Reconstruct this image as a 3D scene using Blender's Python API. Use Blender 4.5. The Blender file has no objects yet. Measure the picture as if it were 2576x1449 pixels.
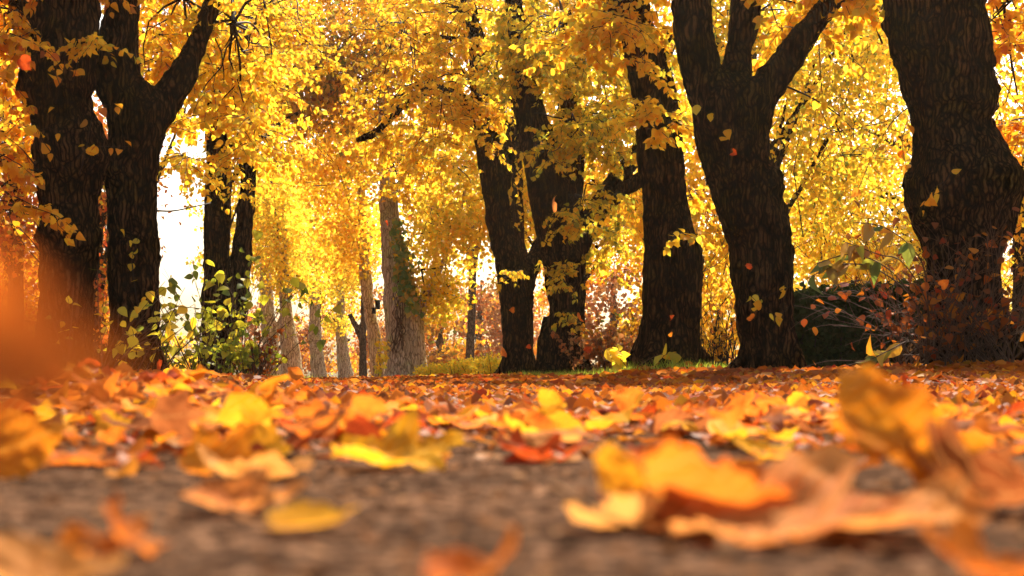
import bpy, bmesh, math, random
import numpy as np
from mathutils import Vector, noise, Matrix

random.seed(7); rng = np.random.default_rng(7)
scene = bpy.context.scene
COL = scene.collection
R = math.radians

# ------------------------------------------------------------------ camera model
H = 0.060                       # lens height above the path, metres
FPX = 3577.0                    # focal length in pixels of a 2576 wide picture (50 mm)
CX, HY = 1288.0, 965.0          # principal column, horizon row in that picture
def P(px, py, Y):
    return Vector(((px-CX)/FPX*Y, Y, H+(HY-py)/FPX*Y))

# ------------------------------------------------------------------ terrain
CTRL = [(0,0,0),(0,.5,0),(-.4,.8,0),(.4,.8,0),(0,1.5,0),(.8,1.8,0),(-.8,1.5,.01),(0,3,0),(1,3,.005),(2,4,.02),
        (0,6,.005),(1.2,6.5,.03),(-1.2,6.5,.05),(2.27,12.5,.150),(3.8,12,.20),(1.53,14,.190),(.69,19,.150),(.1,20,.135),
        (-2.2,30,.12),(-1.1,24,.09),(-3.8,18,.09),(-3.8,12,.13),(-2.5,9,.09),(-1.7,14,.04),(-2.6,22,.05),(2.6,8.5,.10),
        (4.5,8,.16),(6,12,.25),(-6,12,.2),(-6,30,.06),(-5,45,.02),(0,45,.0),(5,30,.2),(10,25,.3),(-12,25,.2),(0,80,-.1),
        (20,60,.1),(-20,60,.1),(0,10,.03),(-.6,10,.03),(.5,14,.08),(0,200,-.2),(150,200,0),(-150,200,0),(0,-20,0),(30,-10,0),(-30,-10,0)]
CA = np.array(CTRL, float)
def ground_np(x, y):
    x = np.asarray(x, float); y = np.asarray(y, float)
    s = .25*np.abs(y)+.6
    d2 = ((x[...,None]-CA[:,0])**2 + (y[...,None]-CA[:,1])**2*.45)/(s[...,None]**2)
    w = 1/(d2+.02)**2
    g = (w*CA[:,2]).sum(-1)/w.sum(-1)
    g = g + .070*np.exp(-((x+.86)/.42)**2-((y-2.75)/.75)**2)          # heap of leaves raked up on the left
    g = g + .05*np.exp(-((x-1.45)/.55)**2-((y-13.6)/.6)**2)
    return g
def ground(x, y): return float(ground_np(np.array([x]), np.array([y]))[0])

# ------------------------------------------------------------------ bookkeeping
def tag(o, label=None, cat=None, group=None, kind=None):
    if label: o['label'] = label
    if cat: o['category'] = cat
    if group: o['group'] = group
    if kind: o['kind'] = kind
    return o
def empty(name, loc):
    o = bpy.data.objects.new(name, None); o.empty_display_size = .2
    o.location = loc; COL.objects.link(o); return o
def link(name, me, mat=None, parent=None):
    o = bpy.data.objects.new(name, me); COL.objects.link(o)
    if mat is not None and not me.materials: me.materials.append(mat)
    if parent is not None: o.parent = parent
    return o
def mesh_np(name, verts, faces_flat, loop_tot, smooth=False):
    """verts (n,3); faces_flat: all loop vertex indices; loop_tot: loops of every face"""
    me = bpy.data.meshes.new(name)
    nv, nl, nf = len(verts), len(faces_flat), len(loop_tot)
    me.vertices.add(nv); me.vertices.foreach_set('co', np.ascontiguousarray(verts, np.float32).ravel())
    me.loops.add(nl); me.loops.foreach_set('vertex_index', np.ascontiguousarray(faces_flat, np.int32))
    me.polygons.add(nf)
    st = np.concatenate([[0], np.cumsum(loop_tot)[:-1]]).astype(np.int32)
    me.polygons.foreach_set('loop_start', st); me.polygons.foreach_set('loop_total', np.asarray(loop_tot, np.int32))
    if smooth: me.polygons.foreach_set('use_smooth', np.ones(nf, bool))
    me.update(calc_edges=True); me.validate()
    return me

# ------------------------------------------------------------------ materials
def newmat(name):
    m = bpy.data.materials.new(name); m.use_nodes = True
    nt = m.node_tree; nt.nodes.clear()
    out = nt.nodes.new('ShaderNodeOutputMaterial')
    return m, nt, out
def ramp(nt, stops, fac=None, mode='LINEAR'):
    n = nt.nodes.new('ShaderNodeValToRGB'); cr = n.color_ramp; cr.interpolation = mode
    while len(cr.elements) < len(stops): cr.elements.new(.5)
    for e, (p, c) in zip(cr.elements, stops): e.position = p; e.color = (*c, 1)
    if fac is not None: nt.links.new(fac, n.inputs[0])
    return n
def leaf_shader(nt, out, colour, trans=.55, rough=.45, tboost=1.0, bump=None, gloss=.05):
    d = nt.nodes.new('ShaderNodeBsdfDiffuse'); t = nt.nodes.new('ShaderNodeBsdfTranslucent')
    g = nt.nodes.new('ShaderNodeBsdfGlossy'); g.inputs['Roughness'].default_value = rough
    m1 = nt.nodes.new('ShaderNodeMixShader'); m1.inputs[0].default_value = trans
    m2 = nt.nodes.new('ShaderNodeMixShader'); m2.inputs[0].default_value = gloss
    nt.links.new(colour, d.inputs['Color']); nt.links.new(colour, t.inputs['Color'])
    nt.links.new(d.outputs[0], m1.inputs[1]); nt.links.new(t.outputs[0], m1.inputs[2])
    nt.links.new(m1.outputs[0], m2.inputs[1]); nt.links.new(g.outputs[0], m2.inputs[2])
    if bump is not None:
        for n in (d, t, g): nt.links.new(bump, n.inputs['Normal'])
    nt.links.new(m2.outputs[0], out.inputs[0])
def foliage_mat(name, stops, trans=.6, gloss=.012, k=1.0):
    m, nt, out = newmat(name)
    geo = nt.nodes.new('ShaderNodeNewGeometry')
    r = ramp(nt, [(p, (c[0]*k, c[1]*k*(.55+.45*k), c[2]*k*(.2+.8*k))) for p, c in stops], geo.outputs['Random Per Island'])
    leaf_shader(nt, out, r.outputs[0], trans, gloss=gloss)
    return m
YEL=(.90,.60,.03); GOLD=(.88,.47,.022); AMB=(.80,.33,.016); ORG=(.58,.14,.015); RED=(.42,.055,.015); BRN=(.26,.085,.02)
LEM=(.90,.72,.06); YGR=(.50,.46,.035); GRN=(.17,.23,.03); DGR=(.035,.06,.014); TAN=(.62,.36,.13); OLV=(.30,.20,.02)
def st(*cs): return [(i/(len(cs)-1), c) for i, c in enumerate(cs)]
M = {}
M['gold'] = foliage_mat('leaf_gold', st(YEL,GOLD,YEL,LEM,GOLD,YGR,YEL,AMB))
M['lemon'] = foliage_mat('leaf_lemon', st(LEM,YEL,YGR,LEM,GOLD,YEL,YGR,LEM))
M['limegold'] = foliage_mat('leaf_limegold', st(YEL,LEM,YGR,YEL,GRN,YEL,GOLD,YGR))
M['amber'] = foliage_mat('leaf_amber', st(AMB,GOLD,YEL,AMB,GOLD,ORG,GOLD,YEL,BRN))
M['rust'] = foliage_mat('leaf_rust', st(ORG,RED,AMB,ORG,BRN,GOLD,RED,YGR))
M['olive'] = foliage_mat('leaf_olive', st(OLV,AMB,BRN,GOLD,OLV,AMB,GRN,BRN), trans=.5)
M['brown'] = foliage_mat('leaf_brown', st(BRN,(.40,.17,.05),ORG,BRN,(.45,.24,.06),(.3,.11,.04)), trans=.45)
M['green'] = foliage_mat('leaf_green', st((.13,.18,.014),(.38,.36,.02),(.66,.56,.03),(.34,.33,.02),(.10,.15,.015),(.24,.27,.02),(.7,.5,.03)), trans=.55, gloss=.015)
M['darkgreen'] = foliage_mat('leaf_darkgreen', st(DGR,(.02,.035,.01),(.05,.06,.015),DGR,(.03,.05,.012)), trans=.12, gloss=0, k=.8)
M['ivy'] = foliage_mat('leaf_ivy', st((.13,.22,.03),(.2,.3,.04),(.10,.18,.025),(.3,.36,.04),(.62,.30,.02),(.22,.28,.02)), trans=.4, gloss=.03)
M['dead'] = foliage_mat('leaf_dead', st(BRN,ORG,(.30,.10,.03),(.34,.12,.03),AMB,RED,BRN), trans=.4, gloss=.01, k=.62)
M['bigmix'] = foliage_mat('leaf_bigmix', st(GRN,(.12,.16,.03),(.45,.20,.04),YGR,(.10,.14,.03),AMB,(.16,.2,.03)), trans=.5, gloss=.02)
M['pink'] = foliage_mat('leaf_pink', st((.45,.2,.15),(.35,.15,.1)), trans=.35)
M['litter'] = foliage_mat('leaf_litter', st(ORG,(.66,.20,.02),BRN,(.68,.24,.035),ORG,RED,(.72,.34,.08),AMB,(.4,.10,.015),(.64,.20,.025),(.20,.07,.02),GOLD), trans=.45, gloss=.01, k=.60)
M['crumb'] = foliage_mat('leaf_crumb', st((.30,.17,.09),(.12,.06,.03),(.36,.2,.1),(.2,.1,.05),(.42,.27,.16)), trans=.15, gloss=0, k=.6)
M['litter_yellow'] = foliage_mat('leaf_litter_yellow', st(YEL,GOLD,LEM,AMB,YEL,(.66,.3,.06),LEM), trans=.4, k=.7)

def bark_mat(name, dark, mid, light, moss=None, scale=1.0):
    m, nt, out = newmat(name)
    tc = nt.nodes.new('ShaderNodeTexCoord'); mp = nt.nodes.new('ShaderNodeMapping')
    mp.inputs['Scale'].default_value = (scale, scale, scale*.085); nt.links.new(tc.outputs['Object'], mp.inputs[0])
    wob = nt.nodes.new('ShaderNodeTexNoise'); wob.inputs['Scale'].default_value = 5*scale; nt.links.new(tc.outputs['Object'], wob.inputs['Vector'])
    mixv = nt.nodes.new('ShaderNodeMix'); mixv.data_type='RGBA'; mixv.blend_type='LINEAR_LIGHT'; mixv.inputs[0].default_value=.05
    nt.links.new(mp.outputs[0], mixv.inputs[6]); nt.links.new(wob.outputs['Color'], mixv.inputs[7])
    n1 = nt.nodes.new('ShaderNodeTexNoise'); n1.inputs['Scale'].default_value = 30; n1.inputs['Detail'].default_value = 6; n1.inputs['Roughness'].default_value=.62
    v1 = nt.nodes.new('ShaderNodeTexVoronoi'); v1.feature='DISTANCE_TO_EDGE'; v1.inputs['Scale'].default_value = 27
    n2 = nt.nodes.new('ShaderNodeTexNoise'); n2.inputs['Scale'].default_value = 2.2; n2.inputs['Detail'].default_value=4
    nt.links.new(mixv.outputs[2], n1.inputs['Vector']); nt.links.new(mixv.outputs[2], v1.inputs['Vector']); nt.links.new(tc.outputs['Object'], n2.inputs['Vector'])
    vr = nt.nodes.new('ShaderNodeMapRange'); vr.inputs[1].default_value=0; vr.inputs[2].default_value=.30; nt.links.new(v1.outputs['Distance'], vr.inputs[0])
    mul = nt.nodes.new('ShaderNodeMath'); mul.operation='MULTIPLY'; nt.links.new(vr.outputs[0], mul.inputs[0])
    rg = nt.nodes.new('ShaderNodeMath'); rg.operation='SUBTRACT'; rg.inputs[1].default_value=.5; nt.links.new(n1.outputs['Fac'], rg.inputs[0])
    ra = nt.nodes.new('ShaderNodeMath'); ra.operation='ABSOLUTE'; nt.links.new(rg.outputs[0], ra.inputs[0])
    rm_ = nt.nodes.new('ShaderNodeMapRange'); rm_.inputs[1].default_value=0; rm_.inputs[2].default_value=.07; nt.links.new(ra.outputs[0], rm_.inputs[0]); rm_.inputs[3].default_value=.40; rm_.inputs[4].default_value=1.0; nt.links.new(rm_.outputs[0], mul.inputs[1])
    r = ramp(nt, [(.05,dark),(.34,mid),(1.0,light)], mul.outputs[0])  # furrow shade is put into the colour, the bump alone shades little
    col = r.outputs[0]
    if moss:
        mr = ramp(nt, [(.50,(0,0,0)),(.68,(1,1,1))], n2.outputs['Fac'])
        mx = nt.nodes.new('ShaderNodeMix'); mx.data_type='RGBA'; nt.links.new(mr.outputs[0], mx.inputs[0])
        mm = nt.nodes.new('ShaderNodeMix'); mm.data_type='RGBA'; mm.blend_type='MULTIPLY'; mm.inputs[0].default_value=1
        nt.links.new(col, mm.inputs[6]); mm.inputs[7].default_value=(*moss,1)
        nt.links.new(col, mx.inputs[6]); nt.links.new(mm.outputs[2], mx.inputs[7]); col = mx.outputs[2]
    b = nt.nodes.new('ShaderNodeBump'); b.inputs['Strength'].default_value=.9; b.inputs['Distance'].default_value=.022/scale
    nt.links.new(mul.outputs[0], b.inputs['Height'])
    pr = nt.nodes.new('ShaderNodeBsdfPrincipled'); pr.inputs['Roughness'].default_value=.9
    pr.inputs['Specular IOR Level'].default_value=.0
    nt.links.new(col, pr.inputs['Base Color']); nt.links.new(b.outputs[0], pr.inputs['Normal']); nt.links.new(pr.outputs[0], out.inputs[0])
    return m
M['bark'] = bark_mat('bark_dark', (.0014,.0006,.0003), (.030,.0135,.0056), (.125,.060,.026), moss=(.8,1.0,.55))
M['bark_pale_lit'] = bark_mat('bark_pale_lit', (.20,.14,.08), (.58,.45,.28), (.74,.62,.43), moss=(.85,1.0,.7), scale=.72)  # pale bark, whitened further to carry the light on the far trunks
M['bark_mid'] = bark_mat('bark_mid', (.03,.017,.010), (.10,.06,.035), (.2,.13,.08), scale=.8)
def plain(name, c, rough=.85):
    m, nt, out = newmat(name)
    pr = nt.nodes.new('ShaderNodeBsdfPrincipled'); pr.inputs['Roughness'].default_value=rough; pr.inputs['Specular IOR Level'].default_value=.2
    tc = nt.nodes.new('ShaderNodeTexCoord'); n = nt.nodes.new('ShaderNodeTexNoise'); n.inputs['Scale'].default_value=20; nt.links.new(tc.outputs['Object'], n.inputs['Vector'])
    r = ramp(nt, [(.3,tuple(v*.6 for v in c)),(.7,tuple(v*1.3 for v in c))], n.outputs['Fac'])
    nt.links.new(r.outputs[0], pr.inputs['Base Color']); nt.links.new(pr.outputs[0], out.inputs[0]); return m
M['twig'] = plain('twig_bark', (.022,.012,.007))
M['twig_brown'] = plain('twig_brown', (.09,.045,.022))
M['box_wood'] = plain('nest_box_paint', (.012,.012,.014))
M['stalk'] = plain('leaf_stalk', (.42,.20,.06))

def ground_mat():
    m, nt, out = newmat('path_ground')
    tc = nt.nodes.new('ShaderNodeTexCoord')
    a = nt.nodes.new('ShaderNodeTexNoise'); a.inputs['Scale'].default_value=115; a.inputs['Detail'].default_value=6; a.inputs['Roughness'].default_value=.62
    b = nt.nodes.new('ShaderNodeTexNoise'); b.inputs['Scale'].default_value=9; b.inputs['Detail'].default_value=4
    v = nt.nodes.new('ShaderNodeTexVoronoi'); v.inputs['Scale'].default_value=140
    for n in (a,b,v): nt.links.new(tc.outputs['Object'], n.inputs['Vector'])
    r1 = ramp(nt, [(.38,(.015,.009,.006)),(.5,(.064,.037,.023)),(.62,(.19,.112,.068))], a.outputs['Fac'])
    r2 = ramp(nt, [(.35,(.62,.6,.6)),(.65,(1.15,1.05,.98))], b.outputs['Fac'])
    mx = nt.nodes.new('ShaderNodeMix'); mx.data_type='RGBA'; mx.blend_type='MULTIPLY'; mx.inputs[0].default_value=1
    nt.links.new(r1.outputs[0], mx.inputs[6]); nt.links.new(r2.outputs[0], mx.inputs[7])
    sep = nt.nodes.new('ShaderNodeSeparateColor'); nt.links.new(v.outputs['Color'], sep.inputs[0])
    r3 = ramp(nt, [(.0,(.55,.55,.55)),(.8,(1.05,1.05,1.05)),(1,(1.7,1.6,1.5))], sep.outputs[0])
    my = nt.nodes.new('ShaderNodeMix'); my.data_type='RGBA'; my.blend_type='MULTIPLY'; my.inputs[0].default_value=.8
    nt.links.new(mx.outputs[2], my.inputs[6]); nt.links.new(r3.outputs[0], my.inputs[7])
    bp = nt.nodes.new('ShaderNodeBump'); bp.inputs['Strength'].default_value=.8; bp.inputs['Distance'].default_value=.006
    nt.links.new(a.outputs['Fac'], bp.inputs['Height'])
    pr = nt.nodes.new('ShaderNodeBsdfPrincipled'); pr.inputs['Roughness'].default_value=1; pr.inputs['Specular IOR Level'].default_value=.0
    nt.links.new(my.outputs[2], pr.inputs['Base Color']); nt.links.new(bp.outputs[0], pr.inputs['Normal']); nt.links.new(pr.outputs[0], out.inputs[0])
    return m
def soil_mat():
    m, nt, out = newmat('leafy_soil')
    tc = nt.nodes.new('ShaderNodeTexCoord')
    a = nt.nodes.new('ShaderNodeTexNoise'); a.inputs['Scale'].default_value=12; a.inputs['Detail'].default_value=6
    v = nt.nodes.new('ShaderNodeTexVoronoi'); v.inputs['Scale'].default_value=11
    for n in (a,v): nt.links.new(tc.outputs['Object'], n.inputs['Vector'])
    sep = nt.nodes.new('ShaderNodeSeparateColor'); nt.links.new(v.outputs['Color'], sep.inputs[0])
    r = ramp(nt, st((.15,.05,.014),(.2,.07,.016),(.10,.035,.01),(.24,.10,.02),(.15,.05,.014)), sep.outputs[0])
    bp = nt.nodes.new('ShaderNodeBump'); bp.inputs['Strength'].default_value=.7; bp.inputs['Distance'].default_value=.03
    nt.links.new(a.outputs['Fac'], bp.inputs['Height'])
    pr = nt.nodes.new('ShaderNodeBsdfPrincipled'); pr.inputs['Roughness'].default_value=.9
    nt.links.new(r.outputs[0], pr.inputs['Base Color']); nt.links.new(bp.outputs[0], pr.inputs['Normal']); nt.links.new(pr.outputs[0], out.inputs[0])
    return m
M['path'] = ground_mat(); M['soil'] = soil_mat()
M['grass'] = foliage_mat('grass_blade', st((.18,.28,.02),(.30,.36,.03),(.45,.44,.05),(.22,.32,.02)), trans=.55)

# ------------------------------------------------------------------ generic geometry
# leaf templates: u along the blade, v across, w out of the blade
T_NEAR = (np.array([(0,0,0),(.08,.30,.06),(.42,.46,.10),(.78,.22,.03),(1.02,0,-.14),(.45,0,-.03),(.78,-.22,.03),(.42,-.46,.10),(.08,-.30,.06)]),
          [(0,5,2,1),(5,4,3,2),(0,7+1,7,5),(5,7,6,4)])
def big_template():
    us=[.0,.10,.34,.62,.86]; hw=[.10,.30,.45,.36,.16]; V=[]; F=[]
    for u,h in zip(us,hw):
        d=.10*u-.30*u*u
        V += [(u,-h,.42*h*h*1.6+d),(u,-h*.5,.10*h+d*1.0),(u,0,d-.015),(u,h*.5,.10*h+d),(u,h,.42*h*h*1.6+d)]
    V.append((1.05,0,-.24)); n=len(us)
    for i in range(n-1):
        for j in range(4): a=i*5+j; F.append((a,a+5,a+6,a+1))
    for j in range(4): F.append(((n-1)*5+j, n*5, (n-1)*5+j+1))
    return (np.array(V),F)
T_BIG = big_template()
T_FAR = (np.array([(0,0,0),(.42,.44,.08),(1,0,-.08),(.42,-.44,.08)]), [(0,3,2,1)])
T_CURL = (np.array([(0,0,0),(.0,.34,.16),(.40,.46,.26),(.80,.26,.22),(1.0,0,.20),(.45,0,-.02),(.80,-.26,.10),(.40,-.46,.30),(.0,-.34,.08)]),
          [(0,5,2,1),(5,4,3,2),(0,8,7,5),(5,7,6,4)])
T_BLADE = (np.array([(0,-.035,0),(0,.035,0),(.55,.022,.08),(.55,-.022,.08),(1,0,.25)]), [(0,1,2,3),(3,2,4)])
def norm(a): return a/np.maximum(np.linalg.norm(a, axis=-1, keepdims=True), 1e-9)
def leaves_mesh(name, pos, tip, nrm, size, tmpl, smooth=False, curl=1.0):
    V, F = tmpl; n = len(pos); k = len(V)
    u = norm(tip); w = norm(nrm-(nrm*u).sum(1, keepdims=True)*u); v = np.cross(w, u)
    asp = rng.uniform(.8, 1.15, n); cur = rng.uniform(-.6, 1.9, n)*curl
    L = size[:,None]
    co = (pos[:,None,:] + u[:,None,:]*(V[None,:,0]*L)[...,None] + v[:,None,:]*(V[None,:,1]*L*asp[:,None])[...,None]
          + w[:,None,:]*(V[None,:,2]*L*cur[:,None])[...,None])
    fl = np.concatenate([np.array(f) for f in F]); tot = np.array([len(f) for f in F])
    flat = (fl[None,:]+np.arange(n)[:,None]*k).ravel()
    return mesh_np(name, co.reshape(-1,3), flat, np.tile(tot, n), smooth)
def tubes_mesh(name, tubes, sides=4):
    """tubes: list of (pts array, r0, r1)"""
    VV, FF, off = [], [], 0
    ang = np.arange(sides)*2*math.pi/sides
    for pts, r0, r1 in tubes:
        pts = np.asarray(pts, float); n = len(pts)
        d = norm(np.gradient(pts, axis=0))
        ref = np.where(np.abs(d[:,2:3])>.9, np.array([[1.,0,0]]), np.array([[0,0,1.]]))
        a = norm(np.cross(d, ref)); b = np.cross(d, a)
        r = np.linspace(r0, r1, n)[:,None,None]
        ring = pts[:,None,:] + r*(a[:,None,:]*np.cos(ang)[None,:,None] + b[:,None,:]*np.sin(ang)[None,:,None])
        VV.append(ring.reshape(-1,3))
        i = np.arange(n-1)[:,None]*sides; j = np.arange(sides)[None,:]; j2 = (j+1)%sides
        FF.append((np.stack([i+j, i+j2, i+sides+j2, i+sides+j], -1)+off).reshape(-1))
        off += n*sides
    fl = np.concatenate(FF)
    return mesh_np(name, np.concatenate(VV), fl, np.full(len(fl)//4, 4), True)

def bm_tube(bm, pts, rads, n=18, rng_=None, lump=.05):
    """closed tube with slightly irregular rings, added to bm"""
    rings = []; m = len(pts)
    for i in range(m):
        d = (pts[min(i+1,m-1)]-pts[max(i-1,0)]).normalized()
        ref = Vector((0,1,0)) if abs(d.y) < .9 else Vector((1,0,0))
        a = d.cross(ref).normalized(); b = d.cross(a).normalized()
        rg = []
        for k in range(n):
            t = 2*math.pi*k/n
            q = a*math.cos(t)+b*math.sin(t)
            s = 1+lump*noise.noise(pts[i]*2.1+q*1.3)*2
            rg.append(bm.verts.new(pts[i]+q*rads[i]*s))
        rings.append(rg)
    for i in range(m-1):
        for k in range(n):
            bm.faces.new((rings[i][k], rings[i][(k+1)%n], rings[i+1][(k+1)%n], rings[i+1][k]))
    bm.faces.new(list(reversed(rings[0]))); bm.faces.new(rings[-1])
def resample(pts, rads, step):
    out, ro = [pts[0]], [rads[0]]
    # Catmull-Rom through the control points
    n = len(pts)
    for i in range(n-1):
        p0, p1, p2, p3 = pts[max(i-1,0)], pts[i], pts[i+1], pts[min(i+2,n-1)]
        k = max(1, int((p2-p1).length/step))
        for j in range(1, k+1):
            t = j/k
            out.append(.5*((2*p1)+(p2-p0)*t+(2*p0-5*p1+4*p2-p3)*t*t+(3*p1-p0-3*p2+p3)*t**3))
            s = t*t*(3-2*t); ro.append(rads[i]*(1-s)+rads[i+1]*s)
    return out, ro
def woody_mesh(name, tubes, voxel, base, ridge=.019, lump=.02, smooth=3, seed=0, burls=()):
    """union of tubes -> one continuous skin with burls and bark ridges; vertices relative to base"""
    bm = bmesh.new()
    for pts, rads in tubes:
        p, r = resample(pts, rads, .10 if voxel < .03 else .2)
        bm_tube(bm, p, r)
    bmesh.ops.recalc_face_normals(bm, faces=bm.faces)
    me = bpy.data.meshes.new(name+'_tmp'); bm.to_mesh(me); bm.free()
    o = bpy.data.objects.new(name+'_tmp', me); COL.objects.link(o)
    rm = o.modifiers.new('r','REMESH'); rm.mode='VOXEL'; rm.voxel_size=voxel
    sm = o.modifiers.new('s','SMOOTH'); sm.factor=.5; sm.iterations=smooth
    dg = bpy.context.evaluated_depsgraph_get()
    res = bpy.data.meshes.new_from_object(o.evaluated_get(dg))
    bpy.data.objects.remove(o); bpy.data.meshes.remove(me)
    b2 = bmesh.new(); b2.from_mesh(res); seen = set(); parts = []          # keep the one connected skin only
    for v0 in b2.verts:
        if v0 in seen: continue
        stack = [v0]; seen.add(v0); isl = [v0]
        while stack:
            for e in stack.pop().link_edges:
                for q in e.verts:
                    if q not in seen: seen.add(q); stack.append(q); isl.append(q)
        parts.append(isl)
    if len(parts) > 1:
        parts.sort(key=len); bmesh.ops.delete(b2, geom=[v for p in parts[:-1] for v in p], context='VERTS'); b2.to_mesh(res)
    b2.free()
    n = len(res.vertices)
    co = np.empty(n*3, np.float32); res.vertices.foreach_get('co', co); co = co.reshape(-1,3)
    nr = np.empty(n*3, np.float32); res.vertex_normals.foreach_get('vector', nr); nr = nr.reshape(-1,3)
    d = np.empty(n, np.float32); f = .011/voxel*1.5
    off = Vector((seed*3.7, seed*1.3, 0))
    for i in range(n):
        v = Vector(co[i])+off
        a = noise.noise(v*3.2); b = noise.noise(v*8.0)
        q = Vector((v.x*15*f, v.y*15*f, v.z*3.0*f)) + Vector((0,0,1))*a
        c = 1-2*abs(noise.noise(q))
        kn = 0.0
        for bc, br in burls:
            dd = (Vector(co[i])-bc).length/br
            if dd < 1.7: kn = max(kn, min(1, 1.9-dd*1.1))
        d[i] = lump*(a*.9+b*.45)+ridge*(c-.4)*(1-kn*.7)+.010*noise.noise(v*19)
        if kn > 0: d[i] += kn*(.030*noise.noise(v*11)+.022*noise.noise(v*21))
    co = co + nr*d[:,None] - np.array(base)[None,:]
    res.vertices.foreach_set('co', co.astype(np.float32).ravel())
    res.polygons.foreach_set('use_smooth', np.ones(len(res.polygons), bool))
    res.update(); res.name = name
    res.materials.clear()
    return res

# ------------------------------------------------------------------ sprays of leaves on twigs
class Foliage:
    def __init__(s): s.pos=[]; s.tip=[]; s.nrm=[]; s.size=[]; s.twigs=[]
    def spray(s, o, d, length, nleaf, size, droop=.5, twig_r=.0045):
        o = np.array(o, float); d = np.array(d, float); d /= np.linalg.norm(d)
        m = 6; pts = [o]; dd = d.copy()
        for i in range(m):
            dd = dd + np.array([0,0,-droop/m*1.2]) + rng.normal(0,.12,3); dd /= np.linalg.norm(dd)
            pts.append(pts[-1]+dd*length/m)
        pts = np.array(pts); s.twigs.append((pts, twig_r, twig_r*.35))
        t = np.sort(rng.uniform(.1, 1, nleaf))*m
        i = np.minimum(t.astype(int), m-1); f = (t-i)[:,None]
        p = pts[i]*(1-f)+pts[i+1]*f
        tg = norm(pts[i+1]-pts[i])
        side = np.where(np.arange(nleaf)%2==0, 1., -1.)[:,None]
        lat = norm(np.cross(tg, np.array([0,0,1.])+rng.normal(0,.3,(nleaf,3))))*side
        tip = norm(tg*.5+lat*.8+np.array([0,0,-.55])+rng.normal(0,.35,(nleaf,3)))
        nr = rng.normal(0,.75,(nleaf,3))+np.array([0,-.35,.75])
        s.pos.append(p+tip*.02); s.tip.append(tip); s.nrm.append(nr); s.size.append(size*rng.uniform(.65,1.2,nleaf))
    def cloud(s, c, rad, n, size, flat=.8):
        """loose clump of n leaves about c"""
        q = rng.normal(0,1,(n,3)); q = norm(q)*np.cbrt(rng.uniform(.02,1,(n,1)))
        s.pos.append(np.array(c)+q*np.array([rad,rad,rad*flat]))
        s.tip.append(norm(rng.normal(0,.7,(n,3))+np.array([0,0,-.6])))
        s.nrm.append(rng.normal(0,.8,(n,3))+np.array([0,-.3,.6])); s.size.append(size*rng.uniform(.6,1.25,n))
    def build(s, parent, mat, tmpl, twig_mat, crown='crown', twig_name='twig', smooth=False):
        b = np.array(parent.location) if parent is not None else np.zeros(3)
        pos = np.concatenate(s.pos)-b
        me = leaves_mesh(crown, pos, np.concatenate(s.tip), np.concatenate(s.nrm), np.concatenate(s.size), tmpl, smooth)
        o = link(crown, me, mat, parent)
        if s.twigs:
            t = link(twig_name, tubes_mesh(twig_name, [(p-b, a, c) for p, a, c in s.twigs], 4), twig_mat, parent)
            tag(t, kind='stuff')
        return o

def slices_to_tube(sl, Y, top_extra=None):
    """sl: (row, left, right) of the trunk silhouette from the ground up"""
    pts, rads = [], []
    for y, a, b in sl:
        pts.append(P((a+b)/2, y, Y)); rads.append((b-a)/2/FPX*Y)
    g = ground(pts[0].x, Y)
    foot = Vector((pts[0].x, Y, g-.12)); 
    if pts[0].z > g+.02:
        pts[0] = Vector((pts[0].x, Y, g+.03))
    return [foot]+pts, [rads[0]*1.12]+rads
def limb(pl, Y, dy=0.0):
    """pl: (px, py, width) ; dy: how far the limb's end comes forward (-) or goes back (+)"""
    n = len(pl)
    return [P(x, y, Y+dy*i/(n-1)) for i,(x,y,w) in enumerate(pl)], [w/2/FPX*Y for x,y,w in pl]

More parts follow.
